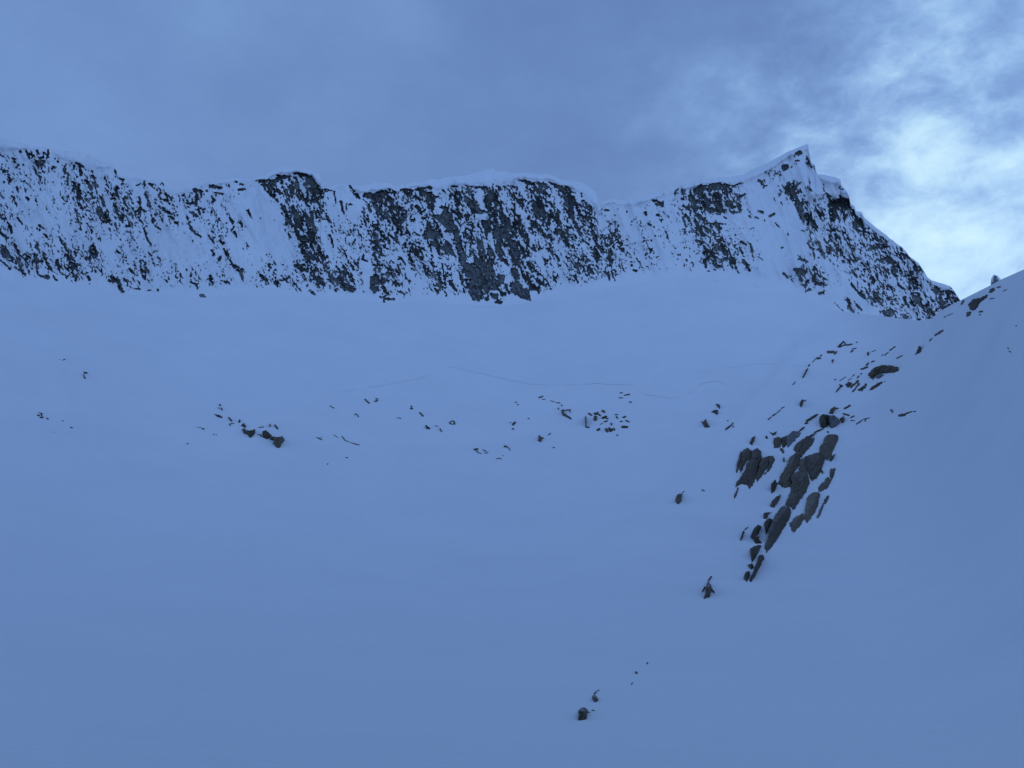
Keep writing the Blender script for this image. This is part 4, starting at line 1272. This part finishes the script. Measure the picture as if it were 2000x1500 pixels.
stone('rock', 'stick-like dark stone beneath the left end of the track', 'rock', CE, '1815 200 1850 232 12;1850 232 1860 242 7', 'small rocks in the bowl')
stone('rock', 'lumpy stone right beside the stick-like stone', 'rock', CE, '1918 195 1940 195 12;1915 220 1935 212 16', 'small rocks in the bowl')
stone('rock', 'arched hook of stone below the stick-like stone', 'rock', CE, '1712 350 1725 340 7;1725 340 1742 355 8;1742 355 1752 375 7', 'small rocks in the bowl')
stone('rock', 'speck at the left of the left bowl outcrop', 'rock', CE, '228 485 242 490 12;170 470 215 475 3', 'small rocks in the bowl')
stone('rock', 'lowest speck left of the left bowl outcrop', 'rock', CE, '76 630 88 635 10', 'small rocks in the bowl')
stone('rock', 'two faint specks under the long dark flake', 'rock', CE, '330 538 342 544 7;358 545 366 548 7', 'small rocks in the bowl')
# --- centre of the bowl
stone('rock', 'small double knob stone left of the bowl centre', 'rock', CF, '560 240 564 248 10;558 262 568 264 16', 'small rocks in the bowl')
stone('rock', 'bone-shaped stone right of the double knob stone', 'rock', CF, '636 302 648 308 15;652 318 666 330 14', 'small rocks in the bowl')
stone('rock', 'squarish stone below the bone-shaped stone', 'rock', CF, '692 415 700 440 16;705 432 722 442 18', 'small rocks in the bowl')
stone('rock', 'ring-shaped stone rim around snow at the bowl centre', 'rock', CF, '898 388 912 378 9;915 374 942 374 7;942 378 944 398 9;900 390 915 402 10;918 402 950 402 6', 'small rocks in the bowl')
stone('rock', 'faint dip of stone left of the squarish stone', 'rock', CF, '435 345 468 350 7', 'small rocks in the bowl')
stone('rock', 'faint falling streak of stone right of the squarish stone', 'rock', CF, '770 415 800 425 4;815 440 828 470 8', 'small rocks in the bowl')
stone('rock', 'dark upright chip with a dot beneath, centre right', 'rock', CF, '1468 405 1480 385 16;1458 442 1466 443 12;1430 390 1450 385 4', 'small rocks in the bowl')
stone('rock', 'tiny speck above and right of the chip with a dot', 'rock', CF, '1598 353 1608 353 8', 'small rocks in the bowl')
stone('rock', 'small lump trailing a thin tail, lower centre', 'rock', CF, '1122 628 1148 622 18;1140 638 1155 655 8;1155 655 1182 664 5', 'small rocks in the bowl')
stone('rock', 'arrow-shaped thin rib right of the lump with a tail', 'rock', CF, '1196 628 1225 645 8;1210 658 1240 655 7', 'small rocks in the bowl')
stone('rock', 'tadpole-shaped stone, rightmost of the lower centre stones', 'rock', CF, '1388 598 1405 600 17;1408 604 1428 615 7;1428 615 1438 635 4', 'small rocks in the bowl')
stone('rock', 'flat little arch lowest of the lower centre stones', 'rock', CF, '1318 710 1340 704 8;1340 704 1362 714 6;1376 680 6', 'small rocks in the bowl')
# --- far left
stone('rock', 'highest small hooked stone far left in the bowl', 'rock', CG, '915 266 942 268 18;912 280 910 305 6;912 312 924 328 15', 'small rocks in the bowl')
stone('rock', 'anvil-shaped dark stone with a side chip, far left', 'rock', CG, '425 700 465 712 9;450 715 452 735 12;440 750 464 752 18;412 725 422 732 18', 'small rocks in the bowl')
stone('rock', 'small oval stone right of the anvil-shaped stone', 'rock', CG, '506 760 525 770 13', 'small rocks in the bowl')
stone('rock', 'faint speck trailing right of the oval stone', 'rock', CG, '675 786 686 790 9', 'small rocks in the bowl')
stone('rock', 'farther faint speck down right of the anvil-shaped stone', 'rock', CG, '766 858 788 864 11', 'small rocks in the bowl')
stone('rock', 'faint dash high at the far left', 'rock', CG, '680 130 705 118 8;645 123 7', 'small rocks in the bowl')
stone('rock', 'lowest faint speck at the far left', 'rock', CG, '585 910 6', 'small rocks in the bowl')
# --- bottom
stone('boulder', 'nearest dark squarish boulder at the bottom of the slope', 'boulder', CH, 'P 233 1346 235 1260 260 1230 300 1228 320 1262 310 1290 312 1330 280 1345;310 1272 342 1270 7', 'lone boulders on the lower snow', 1.3)
stone('boulder', 'rounded boulder with a small curved horn, just above the nearest one', 'boulder', CH, 'P 362 1122 380 1105 400 1130 418 1160 385 1182 365 1160;378 1102 398 1080 11;400 1078 425 1066 6', 'lone boulders on the lower snow', 1.2)
stone('rock', 'pebble beside the spike of the nearest boulder', 'rock', CH, '358 1252 378 1256 11', 'pebbles on the lower snow')
stone('rock', 'middle pebble of three in a line above the nearest boulders', 'rock', CH, '755 912 770 912 14;762 895 764 905 7', 'pebbles on the lower snow')
stone('rock', 'top pebble of three in a line above the nearest boulders', 'rock', CH, '862 818 866 828 11', 'pebbles on the lower snow')
stone('rock', 'lowest and faintest pebble of three in a line', 'rock', CH, '716 1018 728 1000 6', 'pebbles on the lower snow')


# --- the snow-plastered pinnacle behind the right skyline
def pinnacle():
    az, te = azte(1943, 548)
    az, te = float(az), float(te)
    r0 = 470.0
    px = r0 / F
    prof = [(-9.5, 26), (-9, 10), (-8, 2), (-6.5, -5), (-2.5, -11), (0, -10), (3, -8.5), (6, -3), (9, 3), (12, 14), (15, 26)]
    V, Q = [], []
    n = len(prof)
    cx, cy = r0 * math.sin(az), r0 * math.cos(az)
    rx, ry = math.cos(az), -math.sin(az)
    fx, fy = math.sin(az), math.cos(az)
    z = r0 * te
    rng = np.random.RandomState(4)
    depths = [-2.2, -1.3, 0.0, 1.5, 2.6]
    scl = [0.55, 0.86, 1.0, 0.84, 0.5]
    for d, s in zip(depths, scl):
        for k, (a, b) in enumerate(prof):
            jx, jz = rng.uniform(-0.25, 0.25, 2)
            top = 26 - (26 - b) * (0.75 + 0.25 * s)
            V.append((cx + rx * (a * s + 1.5) * px + fx * d + jx * 0.6, cy + ry * (a * s + 1.5) * px + fy * d, z - top * px + jz * 0.6))
    for l in range(len(depths) - 1):
        for k in range(n - 1):
            Q.append((l * n + k, l * n + k + 1, (l + 1) * n + k + 1, (l + 1) * n + k))
    # closed front and back
    for l, off in ((0, 0), (len(depths) - 1, (len(depths) - 1) * n)):
        for k in range(n // 2):
            a, b, c, d_ = off + k, off + k + 1, off + n - 2 - k, off + n - 1 - k
            if b < c:
                Q.append((a, b, c, d_) if l == 0 else (d_, c, b, a))
    V = np.array(V)
    org = np.array([cx, cy, V[:, 2].min()])
    me = make_mesh('rock_pinnacle', V - org, np.array(Q), [M_PIN], False)
    o = add_obj('rock_pinnacle', me, None, org)
    o['label'] = 'small pointed snow-plastered pinnacle poking above the right skyline'
    o['category'] = 'pinnacle'


M_PIN = rock_material('plastered_granite', 2.0, (0.05, 0.05, 0.05, 1), (0.12, 0.115, 0.105, 1), (0.1, 0.09, 0.075, 1), 0.05)
pinnacle()
